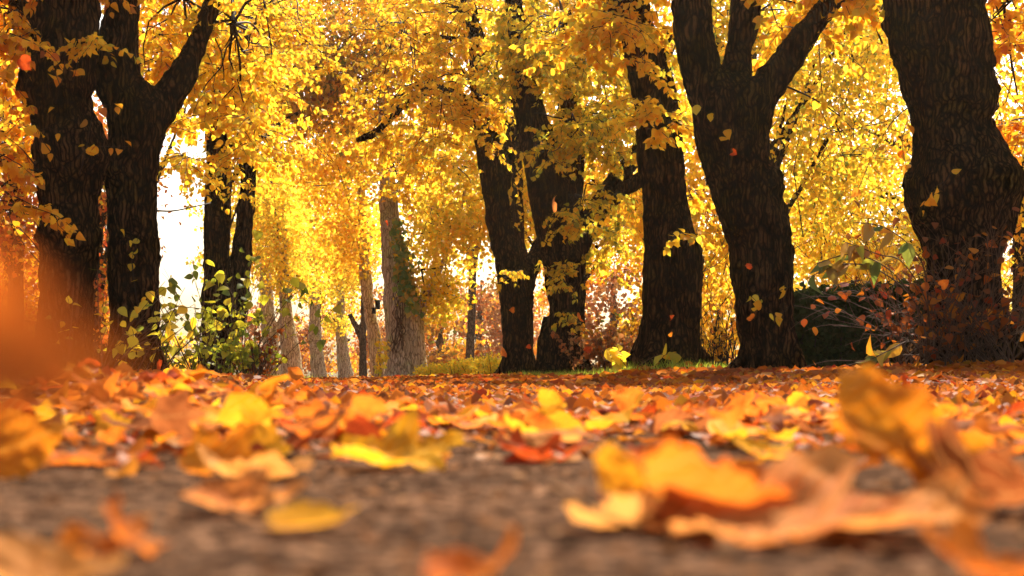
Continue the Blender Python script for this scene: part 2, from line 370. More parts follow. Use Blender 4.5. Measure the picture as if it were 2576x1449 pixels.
def near_tree(name, label, Y, slices, limbs, crowns, mat_leaf, bark='bark', voxel=.022, seed=0, leaf=.085, twigs=(), burls=(), tmpl=T_BIG, lump=.02):
    tp, tr = slices_to_tube(slices, Y)
    base = Vector((tp[1].x, Y, ground(tp[1].x, Y)))
    root = empty(name, base); tag(root, label, 'tree', 'old lime trees along the path')
    extra = []; bl = []
    for (bx, by, br, bd) in burls:
        c = P(bx, by, Y+bd); r = br/FPX*Y; bl.append((c, r))
        extra.append(([c+Vector((0,0,1.45*r*t)) for t in (-.98,-.7,-.3,.1,.5,.8,.98)], [r*f for f in (.2,.7,.96,1.0,.86,.6,.2)]))
    r0 = tr[1]; a0 = rng.uniform(0,6.28)
    for k in range(6):
        a = a0+k*math.pi/3+rng.normal(0,.2); q = Vector((math.cos(a), math.sin(a), 0)); e = base+q*r0*rng.uniform(1.5,2.0)
        extra.append(([base+q*r0*.55+Vector((0,0,r0*1.5)), base+q*r0*.9+Vector((0,0,r0*.5)), Vector((e.x, e.y, ground(e.x,e.y)-.06))], [r0*.30, r0*.30, r0*.13]))
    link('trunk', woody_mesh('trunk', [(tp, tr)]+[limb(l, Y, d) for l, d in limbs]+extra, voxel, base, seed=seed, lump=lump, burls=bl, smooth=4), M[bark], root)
    fo = Foliage()
    for (px, py, rx, ry, dY, dd, n, *opt) in crowns:
        ln = opt[0] if opt else .55; nl = opt[1] if len(opt) > 1 else 16
        ncl = max(1, n//5)
        cl = rng.normal(0,.45,(ncl,3)).clip(-1,1)
        hub = np.array(P(px+rng.normal(0,.2)*rx, py-ry*.5, Y+dY*.3))
        for q in (cl if n > 20 else cl[:0]):
            e = np.array(P(px+q[0]*rx*1.15, py+q[2]*ry*1.15, Y+dY+q[1]*dd)); m_ = (hub+e)/2+rng.normal(0,.12,3)+np.array([0,0,.12])
            qq,_ = resample([Vector(hub), Vector(m_), Vector(e)], [0]*3, .15); fo.twigs.append((np.array([tuple(v) for v in qq])+rng.normal(0,.012,(len(qq),3)), .013, .004))
        n = int(n*1.3); nl = int(nl*1.6)
        for i in range(n):
            q = cl[i%ncl]+rng.normal(0,.17,3)
            yy = Y+dY+q[1]*dd
            o = P(px+q[0]*rx, py+q[2]*ry, yy)
            a = rng.uniform(0, 2*math.pi)
            fo.spray(o, (math.cos(a), math.sin(a), rng.uniform(-.5,.35)), ln*rng.uniform(.6,1.3), int(nl*rng.uniform(.7,1.3)), leaf)
    for (pts, r0, r1, leaves) in twigs:
        pp = np.array([P(x, y, Y+d) for x, y, d in pts]); pp, _ = resample([Vector(v) for v in pp], [0]*len(pp), .06); pp = np.array([tuple(v) for v in pp])
        fo.twigs.append((pp, r0, r1))
        if leaves:
            k = rng.integers(len(pp)//3, len(pp), leaves)
            n_ = leaves
            fo.pos.append(pp[k]+rng.normal(0,.015,(n_,3))); fo.tip.append(norm(rng.normal(0,.6,(n_,3))+np.array([0,0,-.5])))
            fo.nrm.append(rng.normal(0,.7,(n_,3))+np.array([0,-.6,.5])); fo.size.append(leaf*1.15*rng.uniform(.7,1.15,n_))
    fo.build(root, M[mat_leaf], tmpl, M['twig'], smooth=True)
    return root

# ------------------------------------------------------------------ SETTING
def grid_sheet(name, xs, ys, dz, mat, keep=None):
    X, Yg = np.meshgrid(xs, ys); Z = ground_np(X, Yg)+dz
    v = np.stack([X, Yg, Z], -1).reshape(-1,3); nx = len(xs); ny = len(ys)
    i = np.arange(ny-1)[:,None]*nx; j = np.arange(nx-1)[None,:]
    f = np.stack([i+j, i+j+1, i+nx+j+1, i+nx+j], -1).reshape(-1,4)
    if keep is not None:
        c = v[f].mean(1); f = f[keep(c[:,0], c[:,1])]
    me = mesh_np(name, v, f.ravel(), np.full(len(f),4), True)
    return link(name, me, mat)
def geo(a, b, n): return np.geomspace(a, b, n)
xs = np.concatenate([-geo(300,.25,60), np.linspace(-.2,.2,9), geo(.25,300,60)])
ys = np.concatenate([[-60,-20,-8,-3,-1,0], geo(.2,400,150)])
tag(grid_sheet('ground', xs, ys, -.012, M['soil']), kind='structure')
def path_l(y): return np.where(y<9, -1.5-.04*y, -1.86-.07*(y-9))
def path_r(y): return np.where(y<5, 1.4, 1.4-.115*(y-5))
yp = np.concatenate([[-30,-10,-4,-1.5,-.5,0], geo(.2,60,110)]); tt = np.linspace(0,1,25)
XX = path_l(yp)[:,None]*(1-tt)[None,:]+path_r(yp)[:,None]*tt[None,:]; YY = np.repeat(yp[:,None],25,1)
vv = np.stack([XX,YY,ground_np(XX,YY)-.004],-1).reshape(-1,3)
i_ = np.arange(len(yp)-1)[:,None]*25; j_ = np.arange(24)[None,:]
ff = np.stack([i_+j_,i_+j_+1,i_+26+j_,i_+25+j_],-1).reshape(-1,4)
tag(link('path', mesh_np('path', vv, ff.ravel(), np.full(len(ff),4), True), M['path']), kind='structure')

# ------------------------------------------------------------------ NEAR TREES (rows measured on the photograph, real depths)
near_tree('lime_tree', 'gnarled dark tree with several burls, outermost beside the path on the left', 12.0,
  [(925,92,232),(850,95,230),(780,97,230),(700,100,231),(650,100,243),(600,94,256),(550,97,250),(500,95,246),(430,94,266),(370,86,268),(310,82,238),(250,66,228),(200,58,236),(140,74,238),(90,86,242),(0,100,250),(-120,105,245),(-300,115,225)],
  [([(110,60,40),(60,15,30),(0,-10,24),(-70,-30,20)], -.6)],
  [(20,120,90,190,.3,.7,60),(20,420,60,120,-.6,.4,10),(160,-150,180,90,0,.8,60),(60,330,60,120,.6,.4,18)],
  'amber', burls=[(236,372,34,0),(80,225,34,0),(75,165,26,0),(150,240,62,-.12),(168,590,60,-.12),(236,600,22,0),(180,380,60,-.14),(105,590,20,0)], seed=1, leaf=.072, lump=.032,
  twigs=[([(200,440,-.35),(215,380,-.5),(235,285,-.6),(262,262,-.65),(290,268,-.6)],.005,.002,5),
         ([(195,400,-.35),(225,370,-.5),(300,370,-.6),(330,368,-.6)],.005,.002,7),
         ([(170,430,-.35),(130,385,-.5),(95,330,-.55),(120,320,-.6),(150,335,-.6)],.005,.002,8),
         ([(110,430,-.2),(60,425,-.3),(0,400,-.5),(-30,390,-.5)],.007,.002,6),
         ([(105,440,-.2),(60,380,-.2),(10,340,-.3),(-20,330,-.3)],.006,.002,5),
         ([(105,640,-.1),(60,585,-.2),(0,550,-.3)],.007,.002,3),([(100,660,-.1),(50,600,-.2),(0,490,-.3)],.006,.002,3),
         ([(130,170,-.3),(150,215,-.5),(140,260,-.5)],.004,.002,3),([(200,130,-.3),(190,180,-.5),(180,220,-.5)],.004,.002,4)])
near_tree('lime_tree', 'smooth stemmed dark tree forking into two stems, beside the burled tree', 12.3,
  [(930,274,402),(850,276,400),(780,277,398),(700,272,396),(640,270,394),(600,274,391),(500,270,394),(430,271,394),(380,274,402),(330,274,414),(280,266,420),(230,246,372),(200,237,352),(150,238,346),(100,245,345),(0,274,350),(-120,285,350),(-300,295,345)],
  [([(350,330,120),(400,270,90),(445,210,74),(480,150,58),(512,70,48),(545,-20,44),(590,-140,36),(620,-260,28)], .5)],
  [(300,70,50,100,-.7,.3,7,.4,10),(450,60,110,130,.9,.5,52),(570,150,110,190,1.3,.9,90),(640,330,70,80,.5,.5,20),(430,-170,220,100,.2,.9,60),(400,180,60,80,1.0,.4,20),(465,320,45,75,2.2,.9,16),(455,420,45,70,3.0,.8,12,.5,12)],
  'gold', burls=[(330,640,42,-.14),(300,420,36,-.12),(385,650,16,0)], seed=2, leaf=.060,
  twigs=[([(345,760,-.2),(330,640,-.3),(318,590,-.35),(300,580,-.35)],.004,.002,4),([(345,760,-.2),(332,660,-.3),(350,590,-.35)],.004,.002,4),
         ([(340,850,-.25),(345,800,-.3),(352,770,-.3)],.004,.002,4),([(395,530,.0),(440,530,.3),(510,515,.8),(530,510,1.2)],.008,.004,0)])
near_tree('lime_tree', 'slim dark twin stemmed tree rising out of the green shrub', 18.0,
  [(962,506,574),(900,506,575),(830,508,578),(750,510,582),(650,512,574),(560,514,580),(480,515,574),(400,519,574),(300,520,562),(200,528,558),(100,535,556),(-80,540,552)],
  [([(560,890,46),(587,820,48),(603,750,48),(607,650,48),(616,560,42),(625,450,38),(630,330,34),(630,200,30),(632,60,30),(640,-100,22)], .5)],
  [(570,300,110,130,.7,.5,40),(545,380,45,90,-.5,.3,9,.4,8),(610,400,50,110,-.5,.4,12,.4,8),(600,120,130,120,.2,.9,70),(700,100,120,150,0,.8,66),(640,230,80,100,.4,.7,30)],
  'gold', seed=3, leaf=.058, voxel=.03)
near_tree('lime_tree', 'dark tree splitting low into a leaning stem and a short limb, centre of the row', 20.5,
  [(950,1262,1348),(900,1266,1341),(830,1264,1341),(760,1259,1340),(700,1252,1338),(660,1245,1318),(600,1232,1294),(500,1214,1280),(420,1203,1268),(350,1194,1252),(280,1185,1240),(200,1180,1228),(120,1180,1215),(0,1160,1195),(-150,1130,1160)],
  [([(1315,720,60),(1340,660,44),(1362,610,36),(1382,560,32),(1405,480,26),(1420,380,20)], .8),
   ([(1268,470,36),(1272,380,34),(1262,300,28),(1240,220,24)],.5),
   ([(1210,300,40),(1170,260,32),(1100,225,30),(1040,245,26),(985,290,22),(945,335,18),(900,352,14)], -1.2),
   ([(1110,225,28),(1085,190,24),(1050,160,18),(1020,140,12)],-.6),
   ([(1200,220,30),(1225,130,28),(1200,70,24),(1180,40,18)],-.5),
   ([(1170,105,18),(1120,95,14),(1060,85,10)],-.6),
   ([(1070,250,16),(1062,300,13),(1035,340,11),(985,390,8),(945,420,6)],-1.0)],
  [(1090,280,150,150,-.6,.9,110),(1160,80,140,110,-.3,.9,90),(1000,120,120,120,-.6,.9,60),(1240,320,60,60,-.8,.3,14,.4,10),(1010,420,90,70,-.4,.8,24),(1280,640,60,60,-.7,.3,7,.4,7),(1100,-150,240,100,0,1,80)],
  'gold', burls=[(1318,760,26,-.02)], seed=4, leaf=.062, voxel=.032)
near_tree('lime_tree', 'broad dark tree half hidden by hanging leaves, knot low on its trunk', 19.0,
  [(948,1362,1476),(900,1370,1475),(860,1370,1474),(800,1385,1470),(740,1378,1474),(700,1372,1476),(650,1365,1472),(600,1350,1470),(540,1340,1456),(480,1330,1448),(400,1314,1420),(330,1302,1388),(250,1290,1362),(200,1284,1345),(120,1278,1330),(0,1270,1312),(-160,1262,1298)],
  [([(1430,640,90),(1475,570,64),(1520,500,54),(1560,440,48),(1602,385,42),(1650,300,34),(1680,200,26)], 1.0),
   ([(1420,560,80),(1440,440,62),(1445,340,52),(1432,240,46),(1450,120,36),(1470,0,28)], .6),
   ([(1500,540,40),(1550,492,38),(1610,450,36),(1650,420,28)], .3),
   ([(1390,800,50),(1374,860,40),(1368,910,40),(1362,952,44)],-.1)],
  [(1440,110,150,110,-.5,.9,110),(1420,350,90,80,-.9,.3,34,.45,11),(1500,330,90,110,-.2,.8,56),(1320,120,90,110,-.4,.7,54),(1470,530,60,60,-.8,.3,28,.4,10),(1430,680,60,70,-.6,.25,14,.35,8),(1560,200,90,120,.4,.8,50),(1420,-150,260,90,0,1,80),(1440,790,40,40,-.6,.15,4,.3,6),(1530,620,60,70,.3,.5,20)],
  'limegold', burls=[(1430,855,34,-.16),(1420,640,36,-.16)], seed=5, leaf=.067, voxel=.03)
near_tree('lime_tree', 'straight dark tree with a side burl and a spray of yellow leaves across it', 14.2,
  [(930,1600,1762),(905,1610,1754),(850,1616,1752),(800,1619,1756),(740,1617,1762),(690,1617,1767),(640,1620,1766),(590,1620,1746),(520,1619,1732),(450,1612,1726),(400,1605,1720),(340,1600,1716),(280,1597,1712),(200,1582,1690),(140,1572,1668),(80,1566,1646),(0,1560,1630),(-140,1560,1615),(-300,1570,1600)],
  [([(1640,180,60),(1680,110,44),(1720,40,30),(1760,-60,24)],.5),([(1610,120,50),(1570,50,40),(1530,-30,30)],.3)],
  [(1640,250,45,90,-.9,.2,12,.4,13),(1660,300,50,40,-.8,.2,5,.4,12),(1560,60,120,90,-.4,.7,60),(1600,-120,200,90,0,.9,60),(1720,460,30,60,.4,.3,8,.4,9),(1740,600,30,60,.5,.3,6,.35,8)],
  'gold', burls=[(1742,655,30,0),(1700,560,34,-.16),(1640,910,36,-.1),(1660,330,30,-.14)], seed=6, leaf=.070, voxel=.024,
  twigs=[([(1755,700,.1),(1800,640,.2),(1840,570,.3)],.005,.002,3),([(1755,690,.1),(1810,660,.2),(1850,610,.3)],.005,.002,3)])
near_tree('lime_tree', 'large dark tree forking into three heavy stems with a thick slanting limb', 12.6,
  [(938,1864,2014),(900,1864,2004),(850,1856,1998),(790,1846,1996),(750,1842,1996),(690,1838,1996),(640,1835,1990),(600,1829,1986),(560,1814,1978),(520,1800,1966),(480,1790,1950),(450,1785,1942),(400,1767,1936),(350,1755,1932),(300,1744,1930),(250,1732,1900),(200,1716,1820),(100,1700,1800),(0,1690,1790),(-120,1690,1780),(-300,1700,1765)],
  [([(1850,330,100),(1852,250,84),(1854,190,76),(1866,100,66),(1878,0,78),(1885,-120,66),(1890,-280,50)], .35),
   ([(1870,360,110),(1905,270,92),(1945,200,82),(1995,130,72),(2050,55,60),(2110,-20,50),(2190,-120,40),(2280,-220,30)], -.2)],
  [(1800,-180,260,90,0,.8,80),(2010,30,90,70,.5,.4,24),(2120,-60,120,60,-.2,.4,40),(1730,620,25,60,-.3,.2,2,.3,7)],
  'gold', burls=[(1860,390,60,-.16),(1950,550,34,0),(1968,640,30,0),(1930,470,40,-.08),(1900,250,40,-.14)], seed=7, leaf=.075, lump=.026,
  twigs=[([(1835,430,-.35),(1825,330,-.5),(1790,290,-.55),(1750,270,-.55)],.004,.002,5),
         ([(1985,770,-.2),(1950,800,-.4),(1915,770,-.5),(1890,745,-.5)],.004,.002,8),([(1990,720,-.2),(1940,740,-.4),(1900,760,-.4)],.003,.002,4),
         ([(1960,210,-.1),(2040,245,-.2),(2110,290,-.3),(2150,330,-.3)],.010,.003,6),
         ([(2060,110,-.1),(2065,200,-.3),(2070,300,-.3),(2040,400,-.3)],.005,.002,10),
         ([(2400,-200,.2),(2290,-60,.2),(2230,0,.3),(2205,60,.3),(2220,110,.3)],.016,.010,0)])
near_tree('lime_tree', 'massive dark tree with a bulging burl on its right side, standing in the bramble thicket', 12.0,
  [(920,2322,2540),(860,2330,2524),(800,2334,2516),(700,2330,2506),(650,2324,2510),(600,2311,2524),(550,2296,2548),(500,2276,2566),(450,2274,2568),(400,2286,2540),(350,2300,2508),(300,2295,2478),(250,2284,2478),(200,2270,2486),(150,2262,2492),(100,2240,2490),(50,2230,2476),(0,2230,2470),(-120,2240,2450),(-300,2260,2420)],
  [([(2450,-20,90),(2540,-110,60),(2640,-190,44)],.4)],
  [(2540,60,60,120,.5,.4,26),(2560,330,40,120,.6,.4,14),(2420,-170,260,80,0,.8,70),(2380,460,20,20,-.95,.1,1,.3,4)],
  'amber', burls=[(2512,490,40,0),(2300,470,34,0),(2400,480,74,-.16),(2330,540,34,-.1),(2450,230,60,-.18),(2472,150,30,0),(2250,60,26,0),(2380,330,40,-.22)], seed=8, leaf=.075, lump=.04,
  twigs=[([(2480,40,.2),(2540,90,.4),(2600,200,.5)],.008,.003,6),([(2520,-50,.3),(2530,60,.5),(2545,160,.5),(2560,240,.5)],.016,.008,4),
         ([(2490,160,.2),(2560,260,.4),(2620,330,.5)],.007,.003,4),([(2400,420,-.6),(2370,470,-.8),(2330,500,-.85)],.004,.002,4),
         ([(2300,260,-.1),(2250,300,-.1),(2200,380,.0),(2150,500,.1)],.005,.002,10),([(2300,250,-.1),(2270,350,-.2),(2280,420,-.3)],.004,.002,6)])

# trees of the far end of the avenue, light put into their pale bark
def far_tree(label, Y, slices, limbs, crowns, mat_leaf, bark='bark_pale_lit', seed=0, leaf=.11, nmul=1.0):
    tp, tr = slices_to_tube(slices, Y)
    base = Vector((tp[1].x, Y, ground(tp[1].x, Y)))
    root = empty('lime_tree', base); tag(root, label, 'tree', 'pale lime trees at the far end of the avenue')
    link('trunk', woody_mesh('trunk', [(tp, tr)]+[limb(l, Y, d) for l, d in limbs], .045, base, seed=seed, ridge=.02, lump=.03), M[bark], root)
    fo = Foliage()
    for (px, py, rx, ry, dY, dd, n) in crowns:
        for k in range(max(1, int(n*.62)//60)):
            q = rng.normal(0,.5,3).clip(-1,1)
            c = P(px+q[0]*rx, py+q[2]*ry, Y+dY+q[1]*dd)
            fo.cloud(c, rng.uniform(.35,.75), int(60*nmul), leaf, .75)
            if k%3==0:
                a = np.array(P(px, py-ry*.2, Y+dY)); fo.twigs.append((np.array([a, (a+np.array(c))/2+rng.normal(0,.2,3), np.array(c)]), .02, .006))
    fo.build(root, M[mat_leaf], T_FAR, M['twig'])
    return root
far_tree('thick pale trunked tree with ivy, centre of the avenue', 30,
  [(960,958,1086),(940,968,1078),(900,975,1072),(830,970,1068),(770,966,1056),(700,962,1030),(600,958,1012),(500,952,1000),(440,955,992),(300,950,985),(100,955,975)],
  [([(1035,830,44),(1056,775,38),(1080,730,26),(1110,670,18),(1140,590,13),(1170,480,9)],.8)],
  [(1130,600,80,110,.8,1.5,3200),(1110,520,70,130,5,2,3600),(1105,740,50,45,.2,.6,1700),(1060,690,25,60,-.4,.3,420),(1000,380,90,90,-.5,1.4,2000),(1140,430,90,90,.5,1.5,2800),(1195,560,30,80,.6,1,900)], 'lemon', seed=11, leaf=.11)
far_tree('leaning pale tree right behind the ivy trunk, with a dark nest box', 36,
  [(966,934,970),(900,930,966),(820,920,952),(770,914,944),(700,905,935),(560,900,925),(300,890,905)], [], [(890,590,70,110,0,1.5,4200),(860,420,110,120,.2,1.5,4200)], 'gold', seed=12)
far_tree('slim pale tree with a forked top', 50,
  [(964,902,924),(900,904,922),(850,905,922),(800,907,924),(740,908,925),(600,905,915)], [([(914,860,18),(895,820,14),(880,790,12)],0)], [(880,660,60,80,0,2,3600)], 'lemon', bark='bark_mid', seed=13)
far_tree('pale tree bowed to the left with a broken knot', 52,
  [(960,850,892),(900,848,880),(850,845,872),(800,846,868),(700,850,865)], [], [(840,640,80,100,0,2,4200),(845,815,30,30,-.3,1,900)], 'lemon', seed=14)
far_tree('straight pale tree between the bowed tree and the thick leaning one', 47,
  [(972,783,828),(900,780,816),(850,777,809),(800,778,805),(650,780,800)], [], [(780,590,90,110,0,2,5600),(720,500,90,100,.2,2,4200)], 'gold', seed=15)
far_tree('thick pale tree leaning to the left, its bark bare of leaves', 40,
  [(968,708,768),(900,707,757),(850,705,747),(790,703,736),(700,700,728),(500,700,720)], [], [(700,600,70,100,0,1.8,5200),(680,480,70,110,0,1.6,4200),(740,700,60,40,-.3,1.2,1600)], 'lemon', seed=16)
far_tree('pale tree nearest the shrub at the far left of the avenue', 43,
  [(966,668,712),(900,664,702),(850,660,698),(780,655,690),(650,655,680)], [([(690,850,20),(706,810,16),(720,770,12)],0)], [(650,620,50,110,0,1.4,3400),(640,560,40,100,0,1.2,2400)], 'gold', seed=17)

# golden trees behind, each with its own crown
def back_tree(name, label, px, Y, trunk_w, top_py, crown, n, mat_leaf, leaf=.11, bark='bark', seed=0, nb=40, group='golden trees behind the avenue', clump=.75, low=None):
    """crown: (px,py,rx_m,ry_m(depth),rz_m)"""
    g = ground((px-CX)/FPX*Y, Y); base = Vector(((px-CX)/FPX*Y, Y, g))
    root = empty(name, base); tag(root, label, 'tree', group)
    cpx, cpy, rx, ry, rz = crown; c = P(cpx, cpy, Y)
    top = P(px+ (cpx-px)*(.6 if abs(cpx-px) < 60 else .06), top_py, Y); mid = (base+top)/2+Vector((random.uniform(-.15,.15),0,0))
    r = trunk_w/2
    tubes = [([Vector((base.x,base.y,g-.1)), base+Vector((0,0,.25)), mid, top], [r*1.3, r, r*.8, r*.3])]
    for k in range(4):
        s = base.lerp(top, random.uniform(.35,.8)); e = c+Vector((random.uniform(-.7,.7)*rx, random.uniform(-.6,.6)*ry, random.uniform(-.2,.7)*rz))
        tubes.append(([s, s.lerp(e,.5)+Vector((0,0,-.05*rz)), e], [r*.5, r*.3, r*.12]))
    link('trunk', woody_mesh('trunk', tubes, max(.035, Y*.0016), base, seed=seed, ridge=.012, lump=.02), M[bark], root)
    fo = Foliage(); ncl = max(8, n//90)
    for k in range(ncl):
        q = rng.normal(0,1,3); q /= np.linalg.norm(q); q *= rng.uniform(.15,1)**(1/2.2)
        cc = np.array(c)+q*np.array([rx,ry,rz])
        if low is not None and cc[2] < low: cc[2] = low+rng.uniform(0,.6)
        fo.cloud(cc, clump*rng.uniform(.6,1.25), n//ncl, leaf, .7)
        if k < nb*3:
            s = np.array(c)*.5+cc*.5+rng.normal(0,.55,3)*np.array([rx,ry,rz])*.5; fo.twigs.append((np.array([s, (s*.45+cc*.55)+rng.normal(0,.15,3)+np.array([0,0,.1]), cc+rng.normal(0,.3,3)]), .011, .004))
    fo.build(root, M[mat_leaf], T_FAR, M['twig'])
    return root
BT = [
 # px, Y, trunk, top, crown(px,py,rx,ry,rz), n, mat, label
 (1690,27,.35,200,(1560,330,1.7,1.6,2.9),9500,'gold','golden tree showing in the gap between the hanging leaves and the straight burled tree'),
 (1680,25,.30,150,(1760,520,1.1,1.3,2.7),8000,'gold','golden tree filling the narrow gap left of the three stemmed tree'),
 (1920,24,.30,200,(2080,260,1.5,1.5,2.3),9500,'limegold','yellow green tree glowing under the thick slanting limb'),
 (2420,27,.30,350,(2150,560,1.7,1.5,1.9),8500,'lemon','bright lemon tree above the dark clipped hedge'),
 (2330,34,.40,100,(2200,200,2.6,2,3.2),11000,'gold','taller golden tree showing at the edge of the massive burled trunk'),
 (2570,23,.30,300,(2600,330,1.6,1.5,2.7),9000,'gold','golden tree at the edge of the picture beyond the massive burled trunk'),
 (1430,36,.40,400,(1540,560,1.9,1.8,1.6),5200,'amber','amber tree low behind the broad half hidden tree'),
 (1400,30,.30,300,(1330,420,1.2,1.2,2.2),6000,'lemon','lemon tree glowing between the low splitting tree and its broad neighbour'),
 (1312,34,.35,0,(1180,150,2.4,1.6,2.2),8500,'gold','golden tree arching above the avenue over the ivy trunk'),
 (540,26,.26,0,(850,170,1.7,1.2,1.2),7500,'olive','olive brown tree, its shade put into the leaf colour, high above the middle of the avenue'),  # brown olive leaves carry the shade of the dense canopy in their colour
 (540,31,.24,100,(800,330,1.6,1.5,1.5),5600,'gold','golden tree hanging over the left side of the avenue'),
 (540,33,.24,100,(640,110,1.5,1.4,1.9),7000,'gold','golden tree behind the slim twin stems'),
 (340,27,.30,50,(440,60,1.1,1.2,1.4),4600,'amber','amber tree seen through the fork of the smooth two stemmed tree'),
 (30,24,.30,300,(20,330,1.5,1.4,2.6),9500,'rust','rust red tree beyond the burled tree at the picture edge'),
 (40,30,.30,500,(60,720,1.7,1.6,1.6),6500,'amber','orange tree low behind the burled tree on the left'),
 (255,29,.30,300,(255,560,.9,1.3,2.7),6500,'rust','red tree filling the slit between the burled and the two stemmed trees'),
 (-120,22,.30,200,(-90,180,1.4,1.3,2.0),4500,'gold','golden tree just at the left picture edge'),
 (540,40,.34,500,(560,560,.55,1.2,2.2),1500,'lemon','thin lemon tree beside the bright gap on the left'),
 (1900,22,.3,0,(1830,40,1.0,1.2,1.1),4200,'limegold','golden crowned tree seen through the fork of the three stemmed tree'),
 (1318,29,.3,0,(960,10,2.1,1.2,1.0),6500,'gold','golden tree reaching high across the top middle of the picture'),
 (1425,30,.3,0,(1420,0,1.6,1.2,.9),4200,'limegold','yellow green tree at the top of the picture above the broad tree'),
 (1700,34,.3,500,(1980,640,3.0,1.6,1.3),5200,'gold','spreading golden tree low behind the three stemmed tree'),
]
for i, (px, Y, tw, top, cr, n, mt, lb) in enumerate(BT):
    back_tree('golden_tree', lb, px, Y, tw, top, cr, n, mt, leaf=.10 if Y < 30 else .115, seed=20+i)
# distant brown and russet trees closing the view
DT = [
 (800,60,.4,500,(800,600,3.6,2,3.0),8500,'lemon','broad lemon tree glowing behind the row of pale trunks'),
 (1180,58,.4,400,(1180,420,2.6,2,3.0),6000,'lemon','tall lemon tree glowing far beyond the ivy trunk'),
 (1205,78,.5,700,(1215,830,3.6,2.5,3.4),5500,'brown','russet tree far beyond the low splitting tree'),
 (1110,66,.4,780,(1105,860,1.5,1.4,2.0),1700,'olive','dark upright tree far off right of the ivy trunk, branches showing'),
 (1545,60,.4,650,(1545,800,2.4,2,2.6),2600,'brown','half bare brown tree far off between the broad and the straight burled trees'),
 (720,90,.5,760,(700,860,4.5,3,3.2),4200,'brown','distant brown tree behind the thick leaning pale trunk'),
 (860,95,.5,760,(870,860,4.5,3,3.4),4200,'amber','distant orange tree behind the slim forked pale trunk'),
 (1010,95,.5,700,(1010,830,3.5,3,4.0),3500,'brown','distant brown tree behind the ivy trunk'),
 (1330,90,.5,700,(1340,820,3.5,3,4.4),4200,'amber','distant orange tree between the two centre trunks'),
 (1700,70,.5,650,(1720,800,3.4,3,3.4),4200,'gold','distant golden tree behind the straight burled tree'),
 (2050,70,.5,650,(2050,790,5,3,3.6),5200,'gold','distant golden tree above the dark clipped hedge'),
 (2450,70,.5,650,(2500,790,5,3,3.8),5200,'gold','distant golden tree behind the massive burled trunk'),
 (150,60,.5,650,(130,800,4.5,3,3.0),5200,'rust','distant red tree between the two left trunks, low down'),
 (540,85,.5,800,(450,900,3.6,3,1.2),1800,'gold','low distant golden tree under the bright gap on the left'),
]
for i, (px, Y, tw, top, cr, n, mt, lb) in enumerate(DT):
    back_tree('distant_tree', lb, px, Y, tw, top, cr, n, mt, leaf=.16 if mt=='lemon' else .24, seed=50+i, bark='bark_mid', group='distant trees beyond the avenue', clump=1.0, low=.3)

# ------------------------------------------------------------------ ivy, nest box
iv = Foliage()
for k in range(430):
    y = random.triangular(540,800,690); 
    cxp = np.interp(y,[500,600,700,770,860],[992,1002,1018,1036,1058]); hw = np.interp(y,[500,600,700,770,860],[10,15,24,26,14])
    p = P(cxp+random.gauss(0,.5)*hw, y, 29.45-random.uniform(0,.15))
    iv.pos.append(np.array([p])); iv.tip.append(norm(rng.normal(0,.5,(1,3))+np.array([[0,-.3,-.8]]))); iv.nrm.append(np.array([[0,-1,.3]])+rng.normal(0,.4,(1,3))); iv.size.append(rng.uniform(.10,.17,1))
for k in range(9):
    pts=[P(1000+random.uniform(-20,20)+(1020-1000)*t, 880-t*330+random.uniform(-10,10), 29.5) for t in np.linspace(0,1,8)]
    iv.twigs.append((np.array([tuple(p) for p in pts]), .012,.004))
ivr = empty('ivy', P(1020,900,29.5)); tag(ivr,'green ivy climbing the thick pale trunk','climbing plant')
iv.build(ivr, M['ivy'], T_FAR, M['twig_brown'], 'foliage', 'stem')

def box_bm(bm, c, s, rot=0):
    m = bmesh.ops.create_cube(bm, size=1, matrix=Matrix.Translation(c) @ Matrix.Rotation(rot,4,'Y') @ Matrix.Diagonal((*s,1)))
    return m
def nest_box(px, py, Y, w, h, label):
    r = empty('nest_box', P(px,py,Y)); tag(r, label, 'nest box', 'nest boxes on the pale trunk')
    bm = bmesh.new(); box_bm(bm, (0,0,0), (w,w,h)); bmesh.ops.bevel(bm, geom=bm.edges[:], offset=.006, segments=1)
    me = bpy.data.meshes.new('body'); bm.to_mesh(me); bm.free(); link('body', me, M['box_wood'], r)
    bm = bmesh.new(); box_bm(bm, (0,-.02,h/2+.016), (w*1.25,w*1.35,.03)); me = bpy.data.meshes.new('roof'); bm.to_mesh(me); bm.free(); link('roof', me, M['box_wood'], r)
nest_box(950,768,35.6,.12,.20,'taller black nest box on the leaning pale trunk')
nest_box(941,783,35.45,.09,.12,'smaller black nest box below the taller one')

